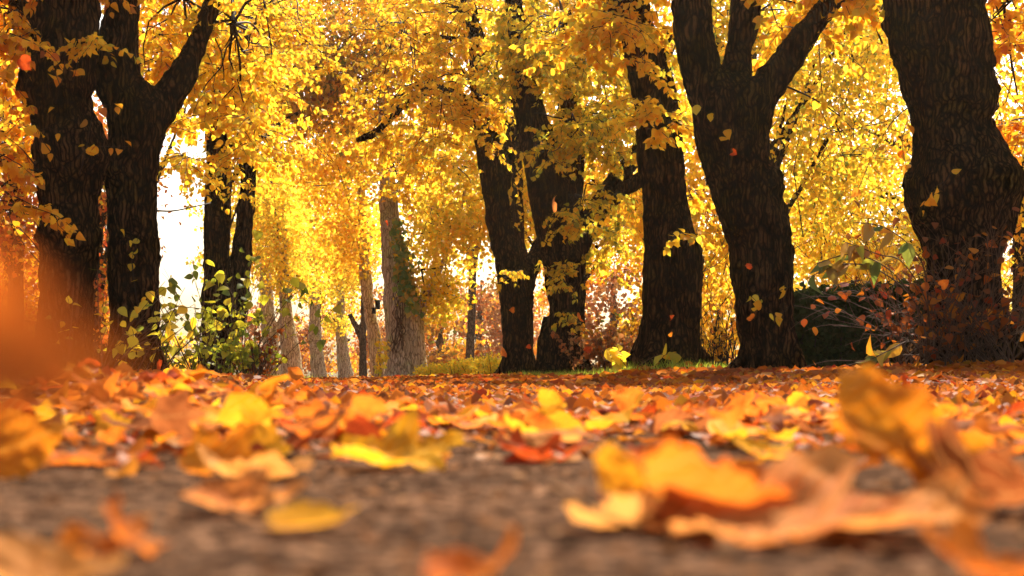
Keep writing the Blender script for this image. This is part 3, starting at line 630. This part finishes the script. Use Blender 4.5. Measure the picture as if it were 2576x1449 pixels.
# ------------------------------------------------------------------ shrubs, hedges, thicket
def arc(o, d, length, droop, n=9, wob=.05):
    pts=[np.array(o,float)]; dd=np.array(d,float); dd/=np.linalg.norm(dd)
    for i in range(n):
        dd = dd+np.array([0,0,-droop/n])+rng.normal(0,wob,3); dd/=np.linalg.norm(dd); pts.append(pts[-1]+dd*length/n)
    return np.array(pts)
def shrub(name, label, px, Y, w, stems, length, leaves, size, mat, lean=.5, droop=.5, cat='shrub', group=None, r=.008, tmpl=T_BIG, twig='twig_brown', up=1.0, tiers=True, dep=.3, start=.25):
    x = (px-CX)/FPX*Y; base = Vector((x,Y,ground(x,Y))); root = empty(name, base); tag(root, label, cat, group)
    fo = Foliage()
    for k in range(stems):
        o = (x+rng.normal(0,w*.4), Y+rng.normal(0,dep*.5), 0); o = (o[0],o[1],ground(o[0],o[1])-.03)
        L = length*rng.uniform(.55,1.15)
        pts = arc(o,(rng.normal(0,lean),rng.normal(0,lean*.6),up),L,droop)
        fo.twigs.append((pts, r*rng.uniform(.6,1.1), r*.25))
        subs=[pts]
        if tiers:
            for q in range(3):
                i = rng.integers(3,9); d = pts[i]-pts[i-1]; d = d/np.linalg.norm(d)+rng.normal(0,.5,3)
                s = arc(pts[i], d, L*.35, droop*.6, 5); fo.twigs.append((s, r*.4, r*.2)); subs.append(s)
        for s in subs:
            nl = max(1,int(leaves/stems/len(subs)*rng.uniform(.6,1.4)))
            t = rng.uniform(start,1,nl)*(len(s)-1.001); i=t.astype(int); f=(t-i)[:,None]
            fo.pos.append(s[i]*(1-f)+s[i+1]*f); fo.tip.append(norm(rng.normal(0,.7,(nl,3))+np.array([0,-.1,-.35])))
            fo.nrm.append(rng.normal(0,.6,(nl,3))+np.array([0,-.4,.7])); fo.size.append(size*rng.uniform(.6,1.2,nl))
    fo.build(root, M[mat], tmpl, M[twig], 'foliage', 'stem', True)
    return root
shrub('shrub','tall yellow green shrub with big leaves in front of the twin stems',575,16.2,.50,22,1.5,230,.115,'green',.35,.35)
shrub('shrub','arching green bush between the two stemmed tree and the twin stems',460,16.6,.7,30,1.0,330,.08,'green',.5,.7)
shrub('shrub','low dark russet bush right of the twin stems',650,16.5,.16,30,.55,300,.06,'dead',.3,.5)
shrub('shrub','leafy green bush low beside the dark russet bush',600,16.0,.28,18,.7,260,.085,'green',.4,.6)
shrub('shrub','twiggy sapling under the two left trunks',290,11.2,.5,18,.9,60,.085,'limegold',.4,.5)
shrub('shrub','orange brown bush right of the broad half hidden tree',1545,17.4,.40,40,.68,1300,.06,'brown',.5,.5,r=.007)
shrub('shrub','dark bushy growth behind the orange brown bush',1580,18.2,.4,30,.95,1100,.07,'olive',.4,.4)
shrub('shrub','small sprig with large bright lemon leaves at the foot of the straight burled tree',1575,13.4,.08,4,.55,26,.13,'lemon',.55,.8,tiers=False,start=.5)
shrub('shrub','bare tangled bush with upright stems between two dark trunks',1805,15.2,.30,46,.78,420,.06,'amber',.12,.15,r=.010,twig='twig')
shrub('shrub','thin yellow sapling beside the ivy trunk',948,28,.12,5,1.0,70,.11,'lemon',.25,.2,tiers=False)
shrub('bramble','wide brown bramble thicket around the massive burled trunk',2450,11.2,.75,110,1.15,330,.07,'dead',.55,.75,r=.007,twig='twig_brown',cat='bramble')
shrub('bramble','thin arching canes reaching over the dark clipped hedge',2290,11.3,.30,18,1.1,60,.075,'dead',.5,.6,r=.006,twig='twig_brown',cat='bramble')
# arching branch with large green and brown leaves, left of the massive trunk
rt = empty('sapling', P(2330,915,11.0)); tag(rt,'sapling with large green and brown leaves leaning left from the massive trunk','sapling')
fo = Foliage()
for pl in ([(2330,915),(2320,800),(2250,690),(2150,640),(2050,665)],[(2330,900),(2300,760),(2210,680),(2120,665),(2030,700)],[(2335,890),(2330,700),(2290,620),(2220,570),(2150,560)],
           [(2330,905),(2290,860),(2240,880),(2190,905)],[(2340,880),(2330,760),(2270,660),(2210,640),(2130,610)]):
    q,_ = resample([P(x,y,11.0-.25*i) for i,(x,y) in enumerate(pl)],[0]*len(pl),.05); q=np.array([tuple(v) for v in q]); fo.twigs.append((q,.008,.003))
    n_=9; k=rng.integers(len(q)//2,len(q),n_)
    fo.pos.append(q[k]); fo.tip.append(norm(np.array([-.55,-.2,-.55])+rng.normal(0,.4,(n_,3)))); fo.nrm.append(np.array([-.2,-.6,.6])+rng.normal(0,.5,(n_,3))); fo.size.append(.165*rng.uniform(.6,1.15,n_))
fo.build(rt, M['bigmix'], (T_BIG[0]*np.array([1,.62,1.2]),T_BIG[1]), M['twig_brown'], 'foliage','stem',True)

def hedge(name, label, p0, p1, Y0, Y1, thick, z1a, z1b, n, size, mat, tmpl=T_NEAR, core=None):
    a = np.array([(p0-CX)/FPX*Y0, Y0]); b = np.array([(p1-CX)/FPX*Y1, Y1])
    base = Vector((*((a+b)/2), ground(*((a+b)/2)))); root = empty(name, base); tag(root, label, 'hedge')
    fo = Foliage(); d = (b-a)/np.linalg.norm(b-a); nrm2 = np.array([d[1],-d[0]])
    t = rng.uniform(0,1,n); s = rng.uniform(-1,1,n); s = np.sign(s)*np.abs(s)**.5
    xy = a+(b-a)*t[:,None]+nrm2*(s*thick/2)[:,None]
    top = z1a+(z1b-z1a)*t+.035*np.sin(t*40)+rng.normal(0,.02,n); g = ground_np(xy[:,0],xy[:,1])
    h = rng.uniform(0,1,n)**.8
    pos = np.stack([xy[:,0],xy[:,1],g+(top-g)*h],1)+rng.normal(0,.02,(n,3))
    fo.pos.append(pos); fo.tip.append(norm(rng.normal(0,.8,(n,3))+np.array([0,-.4,.1]))); fo.nrm.append(rng.normal(0,.7,(n,3))+np.array([0,-.5,.4])); fo.size.append(size*rng.uniform(.6,1.25,n))
    for k in range(60):
        i = rng.integers(0,n); p = pos[i]; fo.twigs.append((arc((p[0],p[1],g[i]-.02),(rng.normal(0,.2),rng.normal(0,.2),1),max(.15,(top[i]-g[i])*rng.uniform(.6,1.05)),.1,6), .008,.003))
    fo.build(root, M[mat], tmpl, M['twig'], 'foliage','stem')
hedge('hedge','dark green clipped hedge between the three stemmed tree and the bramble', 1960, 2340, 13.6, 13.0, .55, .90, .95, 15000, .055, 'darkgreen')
hedge('hedge','low clipped golden hedge beside the ivy trunk', 1085, 1290, 27, 23, .7, .33, .50, 9000, .05, 'lemon', T_FAR)

# grass verge
n=22000; gx = rng.uniform(-1.7,2.6,n); gy = rng.uniform(12.5,26,n)
edge = 1.35-.105*(gy-6); k = (gx > edge+rng.normal(0,.12,n)) & (gx < edge+2.4); gx, gy = gx[k], gy[k]
n2=9000; gx = np.concatenate([gx, rng.uniform(-4.4,-2.6,n2)]); gy = np.concatenate([gy, rng.uniform(14.5,24,n2)]); n=len(gx)
pos = np.stack([gx,gy,ground_np(gx,gy)-.012],1)
me = leaves_mesh('grass', pos, rng.normal(0,.35,(n,3))+np.array([0,0,1]), rng.normal(0,1,(n,3)), rng.uniform(.05,.12,n)*1.0, T_BLADE)
tag(link('grass', me, M['grass']), 'bright green grass growing on the verge under the dark trunks', 'grass', kind='stuff')

# ------------------------------------------------------------------ fallen leaves: the carpet
def carpet(name, label, n, xr, yr, mat, size, dens=None, tilt=.55, tmpl=T_CURL, lift=.012):
    x = rng.uniform(*xr, n); y = np.exp(rng.uniform(math.log(yr[0]), math.log(yr[1]), n)) if yr[0] < 5 else rng.uniform(*yr, n)
    k = np.abs(x) < .50*y+.7; x, y = x[k], y[k]
    if dens is not None:
        n = len(x); k = rng.uniform(0,1,n) < dens(x,y); x, y = x[k], y[k]
    n = len(x)
    pos = np.stack([x,y,ground_np(x,y)+rng.uniform(-.004,lift,n)],1)
    a = rng.uniform(0,2*math.pi,n); tl = rng.normal(0,tilt*.7,n)
    tip = np.stack([np.cos(a),np.sin(a),np.abs(tl)*.4],1); nr = np.stack([rng.normal(0,tilt,n),rng.normal(0,tilt,n),np.ones(n)],1)
    me = leaves_mesh(name, pos, tip, nr, size*rng.uniform(.45,1.2,n), tmpl, curl=.7 if tmpl is not T_BIG else 1.3)
    o = link(name, me, mat); tag(o, label, 'leaves', kind='stuff'); return o
YI = 2.35   # the leaves nearer than this, inside the view, are objects of their own
def dens_path(x, y):
    infr = (np.abs(x) < .40*y+.03) & (y < YI)
    onp = (x > path_l(y)) & (x < path_r(y))
    d = np.where(onp, np.interp(y,[.4,1.5,3,5,8],[.10,.25,.55,.8,1]), 1.0)
    return np.where(infr | (y < .45), 0, d)
carpet('fallen_leaves','carpet of fallen orange and brown leaves covering the path and verges', 62000, (-7,8), (1.0,9), M['litter'], .070, dens_path, .30, T_BIG, .006)
def dens_far(x, y): return np.where((x > 1.40-.105*(y-6)) & (y > 12.8) & (x < 1.35-.105*(y-6)+2.0), .10, 1)
def dens_in(x, y): return np.where((np.abs(x) < .42*y+.03), np.interp(y,[.9,1.15,1.5,2.0,2.4],[0,.25,.7,1,1])*np.where((np.abs(x-.05)<.16)&(y<1.7),.35,1), 0)
carpet('leaf_crumbs','small broken leaves scattered between the larger leaves on the path', 4200, (-1.1,1.1), (.9,2.45), M['litter'], .030, dens_in, .25, T_BIG, .003)
carpet('fallen_leaves','thick drift of fallen orange leaves around the tree feet', 56000, (-9,10), (9,20), M['litter'], .088, dens_far, .55)
carpet('fallen_leaves','yellow fallen leaves lying sunlit at the far end of the path', 30000, (-14,14), (18,48), M['litter_yellow'], .12, None, .5, T_FAR, .03)

# crumbs of leaf and bark on the bare path
n=3400; y=rng.uniform(.38,2.2,n); x=rng.uniform(-.45,.45,n)*y
pos=np.stack([x,y,ground_np(x,y)+rng.uniform(0,.002,n)],1); a=rng.uniform(0,6.28,n)
me=leaves_mesh('leaf_crumbs',pos,np.stack([np.cos(a),np.sin(a),np.zeros(n)],1),rng.normal(0,.3,(n,3))+np.array([0,0,1]),.003+.011*rng.uniform(0,1,n)**3,T_FAR)
tag(link('leaf_crumbs',me,M['crumb']),'small brown crumbs of broken leaves strewn on the bare path','leaf crumbs',kind='stuff')

# ------------------------------------------------------------------ fallen leaves one by one
def outline(kind, th):
    if kind == 'heart':
        r = 1-.10*np.cos(th)-.05*np.cos(2*th); r = r*(.5+.04*np.cos(3*th)); r = r + .22*np.exp(-(th/.22)**2) - .12*np.exp(-((np.abs(th)-math.pi)/.3)**2)
        return r
    lobes = [(0,1.0,.30),(.95,.88,.27),(-.95,.88,.27),(1.95,.62,.26),(-1.95,.62,.26)]
    r = np.full_like(th,.36)
    for c,h,w in lobes:
        d = np.abs((th-c+math.pi)%(2*math.pi)-math.pi); r = np.maximum(r,.36+(h*.62-.36+.1)*np.maximum(0,1-(d/(w*1.6)))**.8)
    r += .02*np.sin(th*17)
    return r*.86
def leaf_mesh(name, kind='heart', size=.08, bend=(1.0,1.0), twist=0, wrinkle=.05, seed=0, nth=40, nr=9):
    """grid leaf: bend=(curl across, curl along); positive curls the rims up"""
    th = np.linspace(-math.pi, math.pi, nth, endpoint=False); ro = outline(kind, th)
    ro = ro*(1+.05*np.sin(th*23+seed)+.10*np.array([noise.noise(Vector((math.cos(t)*2.4+seed*3.3,math.sin(t)*2.4,seed*1.7))) for t in th]))
    v=[(0,0)]
    for i in range(1,nr+1):
        t=i/nr; v += [(t*ro[j]*math.cos(th[j]), t*ro[j]*math.sin(th[j])) for j in range(nth)]
    uv = np.array(v); u, w = uv[:,0].copy(), uv[:,1].copy()
    kx, ky = bend
    z = np.zeros(len(u))
    def bendf(s, k):
        if abs(k) < 1e-3: return s, 0*s
        return np.sin(s*k)/k, (1-np.cos(s*k))/k
    w2, z1 = bendf(w, kx*2); u2, z2 = bendf(u, ky*2)
    z = z1+z2
    rr = np.sqrt(uv[:,0]**2+uv[:,1]**2)
    for i in range(len(u)):
        p = Vector((uv[i,0]*2.3+seed*5.1, uv[i,1]*2.3, seed*2.7)); q = Vector((noise.noise(p+Vector((9.3,1.5,7.9))), noise.noise(p+Vector((-3.7,5.1,2.2))), noise.noise(p+Vector((.4,-6.3,4.4))))); q2 = noise.noise(p*3.1)
        z[i] += wrinkle*(q.z*1.6+q2*.8+.35*noise.noise(p*6.7))*(.3+rr[i]*1.6); w2[i] += wrinkle*q.x*rr[i]; u2[i] += wrinkle*q.y*rr[i]
    # ridge along the veins
    z -= .012*np.exp(-(w/.02)**2)
    ct, sn = np.cos(twist*u), np.sin(twist*u)
    co = np.stack([u2, w2*ct-z*sn, w2*sn+z*ct],1)*size
    F=[]; T=[]
    for j in range(nth): F += [0,1+j,1+(j+1)%nth]; T.append(3)
    for i in range(nr-1):
        a=1+i*nth; b=a+nth
        for j in range(nth): F += [a+j,b+j,b+(j+1)%nth,a+(j+1)%nth]; T.append(4)
    me = mesh_np(name, co, np.array(F), np.array(T), True)
    ul = me.uv_layers.new(name='leafuv'); li = np.empty(len(me.loops),np.int32); me.loops.foreach_get('vertex_index',li)
    ul.data.foreach_set('uv', (uv[li]).astype(np.float32).ravel())
    me['stalk'] = [float(x) for x in co[1+nth*(nr-1)]]      # rim vertex at theta=-pi: the leaf base
    return me
def hero_mat(name, c1, c2, vein, trans=.5, gloss=.006):
    c1, c2, vein = [(c[0]*.84, c[1]*.66, c[2]*.50) for c in (c1, c2, vein)]
    m, nt, out = newmat(name)
    uv = nt.nodes.new('ShaderNodeUVMap'); uv.uv_map='leafuv'
    sx = nt.nodes.new('ShaderNodeSeparateXYZ'); nt.links.new(uv.outputs[0], sx.inputs[0])
    ab = nt.nodes.new('ShaderNodeMath'); ab.operation='ABSOLUTE'; nt.links.new(sx.outputs[1], ab.inputs[0])
    k = nt.nodes.new('ShaderNodeMath'); k.operation='MULTIPLY_ADD'; k.inputs[1].default_value=-.75; nt.links.new(ab.outputs[0], k.inputs[0]); nt.links.new(sx.outputs[0], k.inputs[2])
    s = nt.nodes.new('ShaderNodeMath'); s.operation='MULTIPLY'; s.inputs[1].default_value=8; nt.links.new(k.outputs[0], s.inputs[0])
    fr = nt.nodes.new('ShaderNodeMath'); fr.operation='PINGPONG'; fr.inputs[1].default_value=.5; nt.links.new(s.outputs[0], fr.inputs[0])
    mn = nt.nodes.new('ShaderNodeMath'); mn.operation='MINIMUM'; 
    mid = nt.nodes.new('ShaderNodeMath'); mid.operation='MULTIPLY'; mid.inputs[1].default_value=5; nt.links.new(ab.outputs[0], mid.inputs[0])
    nt.links.new(fr.outputs[0], mn.inputs[0]); nt.links.new(mid.outputs[0], mn.inputs[1])
    vr = ramp(nt, [(.0,(1,1,1)),(.09,(0,0,0))], mn.outputs[0])
    tc = nt.nodes.new('ShaderNodeTexCoord'); oi = nt.nodes.new('ShaderNodeObjectInfo')
    ns = nt.nodes.new('ShaderNodeTexNoise'); ns.noise_dimensions='4D'; ns.inputs['Scale'].default_value=26; ns.inputs['Detail'].default_value=5
    wm = nt.nodes.new('ShaderNodeMath'); wm.operation='MULTIPLY'; wm.inputs[1].default_value=40; nt.links.new(oi.outputs['Random'], wm.inputs[0]); nt.links.new(wm.outputs[0], ns.inputs['W'])
    nt.links.new(tc.outputs['Object'], ns.inputs['Vector'])
    cr = ramp(nt, [(.30,tuple(x*.3 for x in c2)),(.40,c2),(.6,c1),(.8,tuple(min(1,x*1.15) for x in c1))], ns.outputs['Fac'])
    mx = nt.nodes.new('ShaderNodeMix'); mx.data_type='RGBA'; nt.links.new(vr.outputs[0], mx.inputs[0]); nt.links.new(cr.outputs[0], mx.inputs[6]); mx.inputs[7].default_value=(*vein,1)
    bp = nt.nodes.new('ShaderNodeBump'); bp.inputs['Strength'].default_value=.5; bp.inputs['Distance'].default_value=.002; nt.links.new(vr.outputs[0], bp.inputs['Height'])
    leaf_shader(nt, out, mx.outputs[2], trans, rough=.6, gloss=gloss, bump=bp.outputs[0]); return m
HM = {'orange':hero_mat('dry_orange',(.74,.26,.03),(.60,.15,.02),(.8,.4,.1)), 'yellow':hero_mat('dry_yellow',(.90,.56,.03),(.82,.40,.02),(.9,.66,.14)),
      'peach':hero_mat('dry_peach',(.80,.40,.12),(.66,.22,.045),(.82,.46,.18)), 'red':hero_mat('dry_red',(.55,.09,.015),(.36,.05,.012),(.6,.18,.05)),
      'brown':hero_mat('dry_brown',(.40,.15,.05),(.24,.075,.025),(.5,.26,.1)), 'tan':hero_mat('dry_tan',(.76,.42,.13),(.58,.26,.06),(.78,.5,.2)),
      'amber':hero_mat('dry_amber',(.84,.36,.02),(.72,.23,.015),(.85,.5,.1))}
def set_leaf(o, x, y, rot, lift=0.0):
    """rest the leaf on the ground at x, y"""
    o.rotation_euler = rot; m = o.rotation_euler.to_matrix()
    co = np.empty(len(o.data.vertices)*3,np.float32); o.data.vertices.foreach_get('co',co)
    z = (np.array(m) @ co.reshape(-1,3).T)[2].min()
    o.location = (x, y, ground(x,y)-z-.003+lift)
def stalk_for(o, L, r=.0011):
    p = np.array(o.data['stalk']); d = np.array([-1,.25,.15]); d/=np.linalg.norm(d)
    pts = np.array([p+d*L*t+np.array([0,0,.25*L*t*t]) for t in np.linspace(0,1,7)])
    link('stalk', tubes_mesh('stalk',[(pts,r,r*.8)],6), M['stalk'], o)
LG = 'dry leaves lying on the path'
def hero(label, px, py, Y, mat, kind, size, bend, rot, wrinkle=.06, twist=0, lift=0, seed=0, stalk=0, z=None):
    me = leaf_mesh('fallen_leaf', kind, size, bend, twist, wrinkle, seed, 64, 14)
    o = link('fallen_leaf', me, HM[mat]); tag(o, label, 'leaf', LG)
    p = P(px,py,Y); set_leaf(o, p.x, Y, tuple(R(a) for a in rot), lift)
    if z: o.location.z = z
    if stalk: stalk_for(o, stalk)
    return o
# near the lens
hero('big curled peach and orange leaf, largest on the path', 1915,1215,.605,'peach','maple',.165,(.62,.20),(9,3,4),.075,.25,0,3,.04)
hero('orange piece added for the shaded inside of the big peach leaf', 1790,1190,.655,'orange','heart',.085,(.9,.5),(5,4,10),.08,0,.006,4)  # extra leaf shape, coloured as the shaded hollow of the big leaf
hero('tall amber leaf standing on edge behind the big peach leaf', 2235,1040,.735,'amber','heart',.073,(.5,.4),(36,18,-4),.11,.3,.010,5)
hero('dark red brown curled leaf at the right picture edge', 2490,1190,.70,'brown','maple',.085,(1.0,.6),(24,-8,140),.09,0,0,6)
hero('orange leaf cut off by the lower right corner', 2480,1430,.45,'orange','maple',.062,(.8,.4),(10,6,40),.06,0,0,7)
hero('small yellow leaf propped against the left end of the big peach leaf', 1575,1150,.68,'yellow','heart',.038,(.8,.4),(38,10,15),.08,0,.006,8)
hero('small tan leaf tucked under the left end of the big peach leaf', 1550,1230,.62,'tan','heart',.040,(.9,.5),(18,0,200),.08,0,0,9)
hero('orange red leaf tip at the bottom edge of the picture', 1190,1455,.45,'orange','heart',.034,(.8,.6),(18,14,250),.08,0,0,10)
hero('upright pointed orange leaf low in the left corner', 305,1380,.52,'orange','maple',.036,(1.0,.5),(44,0,100),.10,0,0,11)
hero('small orange leaf lying beside the upright pointed one', 225,1385,.515,'orange','heart',.024,(.9,.5),(20,0,30),.08,0,0,31)
hero('flat tan leaf in the lower left corner', 90,1445,.45,'tan','heart',.042,(.5,.4),(12,5,30),.06,0,0,12)
hero('peach leaf with wavy rim left of the bare patch of path', 570,1250,.70,'peach','maple',.068,(.5,.4),(10,4,10),.10,0,0,13)
hero('small flat yellow leaf overlapping the wavy peach leaf', 770,1315,.605,'yellow','heart',.036,(.5,.3),(10,-8,5),.05,0,.002,14)
hero('broad amber yellow leaf standing folded on the left half of the path', 540,1110,1.0,'amber','maple',.078,(.6,.3),(24,4,8),.06,0,0,15)
hero('bright yellow leaf piled behind the folded amber yellow one', 640,1080,1.12,'yellow','heart',.055,(.6,.3),(30,4,-30),.06,0,0,32)
hero('pale underside leaf lying in front of the folded yellow leaf', 650,1165,.95,'tan','heart',.072,(.5,.5),(5,-4,170),.06,0,0,16)
hero('long yellow leaf with curled rim in the middle of the path', 960,1140,1.06,'yellow','maple',.112,(.5,.35),(9,-5,14),.10,.3,0,17)
hero('bright red orange leaf standing behind the long yellow leaf', 910,1085,1.2,'red','heart',.040,(.6,.3),(50,8,-20),.06,0,.004,18)
hero('hollow red brown leaf with a peach rim in the middle of the path', 1330,1120,1.14,'red','maple',.082,(1.0,.7),(14,4,60),.08,0,0,19,.04)
hero('peach leaf arching over the hollow red brown leaf', 1350,1095,1.26,'peach','maple',.085,(-.8,-.3),(8,-6,-20),.06,0,.002,20)
hero('large orange leaf standing at the left picture edge', 30,1070,.95,'amber','heart',.056,(.6,.4),(60,-14,30),.09,0,0,21)
hero('round yellow leaf standing left on the path', 275,1070,1.5,'yellow','heart',.036,(.6,.5),(55,0,20),.06,0,0,22)
hero('yellow leaf upright on its stalk right of the middle', 1385,1030,1.95,'yellow','heart',.044,(.6,.4),(74,4,-30),.06,0,.012,23,.04)
hero('flat orange leaf on the bare path at the left', 190,1160,1.10,'orange','maple',.085,(.4,.3),(6,4,30),.07,0,0,24)
hero('small red leaf right of the tall amber leaf', 2430,1080,1.0,'red','heart',.035,(.7,.4),(52,10,0),.06,0,0,25)
hero('thin orange leaf flat on the bare patch of path', 1620,1290,.70,'orange','heart',.04,(.4,.3),(6,0,70),.05,0,0,26)
hero('small yellow leaf behind the big peach leaf', 1920,1100,1.2,'yellow','heart',.05,(.6,.4),(14,0,30),.05,0,0,27)
hero('straw coloured leaf lying right of the yellow leaf on its stalk', 1700,1050,1.75,'tan','maple',.085,(.6,.3),(16,4,30),.07,0,0,33)
o = hero('large blurred salmon orange leaf hanging in the air above the raked heap', -60,830,.12,'orange','heart',.0160,(.5,.3),(44,14,0),.05,0,0,28)
o.location = P(-35,925,.105); o.name = 'falling_leaf'; o['group'] = 'leaves falling through the air'

# the next three hundred: shared meshes, copies with their own place
VAR = []
for i in range(26):
    kd = 'maple' if i%5==0 else 'heart'
    b = (random.uniform(.3,1.1)*random.choice((1,1,1,-1)), random.uniform(.1,.6)*random.choice((1,1,-1)))
    VAR.append(leaf_mesh('fallen_leaf', kd, .085 if kd=='maple' else random.uniform(.055,.08), b, random.uniform(-.6,.6), random.uniform(.06,.12), 40+i, 26, 6))
cols = ['orange']*14+['amber']*5+['brown']*5+['peach']*3+['yellow']*4+['red']*4+['tan']*1
vm = {}
for me in VAR: me.materials.append(HM['orange'])
WORDS = {'orange':'orange','amber':'amber yellow','brown':'dull brown','peach':'pale peach','yellow':'bright yellow','red':'deep red','tan':'straw coloured'}
cnt = 0; tries = 0
while cnt < 276 and tries < 20000:
    tries += 1
    y = math.sqrt(random.uniform(.72**2, YI**2)); x = random.uniform(-.375,.375)*y
    pile = math.exp(-((x+.86)/.45)**2-((y-2.6)/.8)**2)
    d = np.interp(y,[.7,.9,1.15,1.5,1.9,2.35],[.02,.08,.45,.75,.9,1.0])
    if abs(x-.05) < .16 and y < 1.7: d *= .4
    if random.random() > min(1, d+pile*.8): continue
    c = random.choice(cols); me = random.choice(VAR)
    if (id(me),c) not in vm:
        mm = me.copy(); mm.materials.clear(); mm.materials.append(HM[c]); vm[(id(me),c)] = mm
    o = bpy.data.objects.new('fallen_leaf', vm[(id(me),c)]); COL.objects.link(o)
    s = random.uniform(.5,.95) if y > 1.2 else random.uniform(.35,.7); o.scale = (s,s,s)
    steep = random.random() < (.12+.35*pile)
    set_leaf(o, x, y, (random.gauss(0,.8) if steep else random.gauss(0,.16), random.gauss(0,.16), random.uniform(0,6.28)), random.uniform(0,.008+.03*pile))
    zone = 'on the raked heap at the left' if pile > .35 else ('on the bare near part of the path' if y < 1.5 else ('on the path right of the middle' if x > .25 else 'on the path in the middle distance'))
    tag(o, f'small {WORDS[c]} dry leaf {zone}', 'leaf', f'{WORDS[c]} leaves {zone}'); cnt += 1

# leaves in the air
FL = [(1390,515,9.5,.10,'peach','large pale orange leaf falling in front of the broad half hidden tree'),(1455,800,11,.085,'orange','orange leaf falling past the low knot of the broad tree'),
 (1270,886,11,.075,'orange','orange leaf falling beside the foot of the low splitting tree'),(1885,668,9.5,.045,'red','small red leaf falling high in front of the three stemmed tree'),
 (1890,800,9.5,.055,'orange','orange leaf falling low in front of the three stemmed tree'),(2375,714,9,.06,'orange','orange leaf falling before the massive burled trunk'),
 (1692,800,11,.05,'red','red leaf falling before the straight burled tree'),(1688,842,11,.04,'amber','small amber leaf falling low before the straight burled tree'),
 (740,942,5.5,.06,'orange','blurred orange leaf drifting before the thick leaning pale trunk'),(397,915,7,.05,'red','red leaf falling at the foot of the smooth two stemmed tree'),
 (1478,880,11,.06,'red','red leaf falling between the broad tree and the orange bush'),(1290,780,11,.045,'orange','small orange leaf falling across the low splitting trunk'),
 (1848,385,9.5,.05,'red','red leaf falling under the fork of the three stemmed tree'),(1200,885,13,.05,'orange','tiny orange leaf falling over the low golden hedge'),
 (1330,872,11,.035,'red','tiny red leaf falling over the low splitting trunk'),(1830,820,12,.05,'red','red leaf falling over the bare tangled bush'),
 (60,158,6,.06,'red','red leaf falling at the top left before the burled tree'),(425,935,7,.045,'yellow','yellow leaf drifting down by the arching green bush'),
 (1030,545,14,.06,'orange','orange leaf falling in front of the ivy trunk'),(975,560,14,.05,'red','red leaf falling left of the ivy trunk')]
for i,(px,py,Y,sz,c,lb) in enumerate(FL):
    me = leaf_mesh('falling_leaf','heart',sz*1.1,(random.uniform(.4,1),random.uniform(.2,.7)),random.uniform(-.5,.5),.07,90+i,26,6)
    o = link('falling_leaf', me, HM[c]); o.location = P(px,py,Y); o.rotation_euler = (random.uniform(.9,2),random.uniform(-.7,.7),random.uniform(0,6.3)); tag(o, lb, 'leaf', 'leaves falling through the air')

# ------------------------------------------------------------------ air
bm=bmesh.new(); bmesh.ops.create_cube(bm,size=1,matrix=Matrix.Translation((0,80,9.5)) @ Matrix.Diagonal((700,900,23,1)))
me=bpy.data.meshes.new('haze'); bm.to_mesh(me); bm.free(); hz=link('haze',me)
m=bpy.data.materials.new('haze_air'); m.use_nodes=True; nt=m.node_tree; nt.nodes.clear(); out=nt.nodes.new('ShaderNodeOutputMaterial'); pv=nt.nodes.new('ShaderNodeVolumePrincipled')
pv.inputs['Density'].default_value=.00024; pv.inputs['Anisotropy'].default_value=.6; pv.inputs['Color'].default_value=(1,.88,.62,1); nt.links.new(pv.outputs[0],out.inputs['Volume']); me.materials.append(m); tag(hz,'thin sunlit autumn haze filling the avenue','haze',kind='stuff')
# ------------------------------------------------------------------ light, sky, camera
EL, AZ = R(42), R(12)           # sun: elevation, angle from +Y towards +X
sd = Vector((math.sin(AZ)*math.cos(EL), math.cos(AZ)*math.cos(EL), math.sin(EL)))
w = bpy.data.worlds.new('World'); scene.world = w; w.use_nodes = True
nt = w.node_tree; bg = nt.nodes['Background']; sky = nt.nodes.new('ShaderNodeTexSky'); sky.sky_type='NISHITA'; sky.sun_disc=False
sky.sun_elevation=EL; sky.sun_rotation=AZ; sky.dust_density=6.0; sky.air_density=1.0; sky.ozone_density=.0
nt.links.new(sky.outputs[0], bg.inputs[0]); bg.inputs[1].default_value=.10
ld = bpy.data.lights.new('sun','SUN'); ld.energy=5; ld.angle=R(.5); ld.color=(1,.90,.74)
lo = bpy.data.objects.new('sun', ld); COL.objects.link(lo); lo.rotation_euler = sd.to_track_quat('Z','Y').to_euler()
cam = bpy.data.cameras.new('camera'); co_ = bpy.data.objects.new('camera', cam); COL.objects.link(co_); scene.camera = co_
cam.sensor_width=36; cam.lens=FPX/2576*36; cam.shift_y=(HY-724.5)/2576; cam.clip_start=.01; cam.clip_end=2000
co_.location=(0,0,H); co_.rotation_euler=(R(90),0,0)
cam.dof.use_dof=True; cam.dof.focus_distance=12.5; cam.dof.aperture_fstop=7.2
vs = scene.view_settings; vs.view_transform='Standard'; vs.look='None'; vs.gamma=1; vs.exposure=1.5
cy = scene.cycles; cy.max_bounces=8; cy.diffuse_bounces=5; cy.transmission_bounces=6; cy.glossy_bounces=2; cy.transparent_max_bounces=4; cy.caustics_reflective=False; cy.caustics_refractive=False
cy.sample_clamp_indirect=6; cy.use_denoising=True
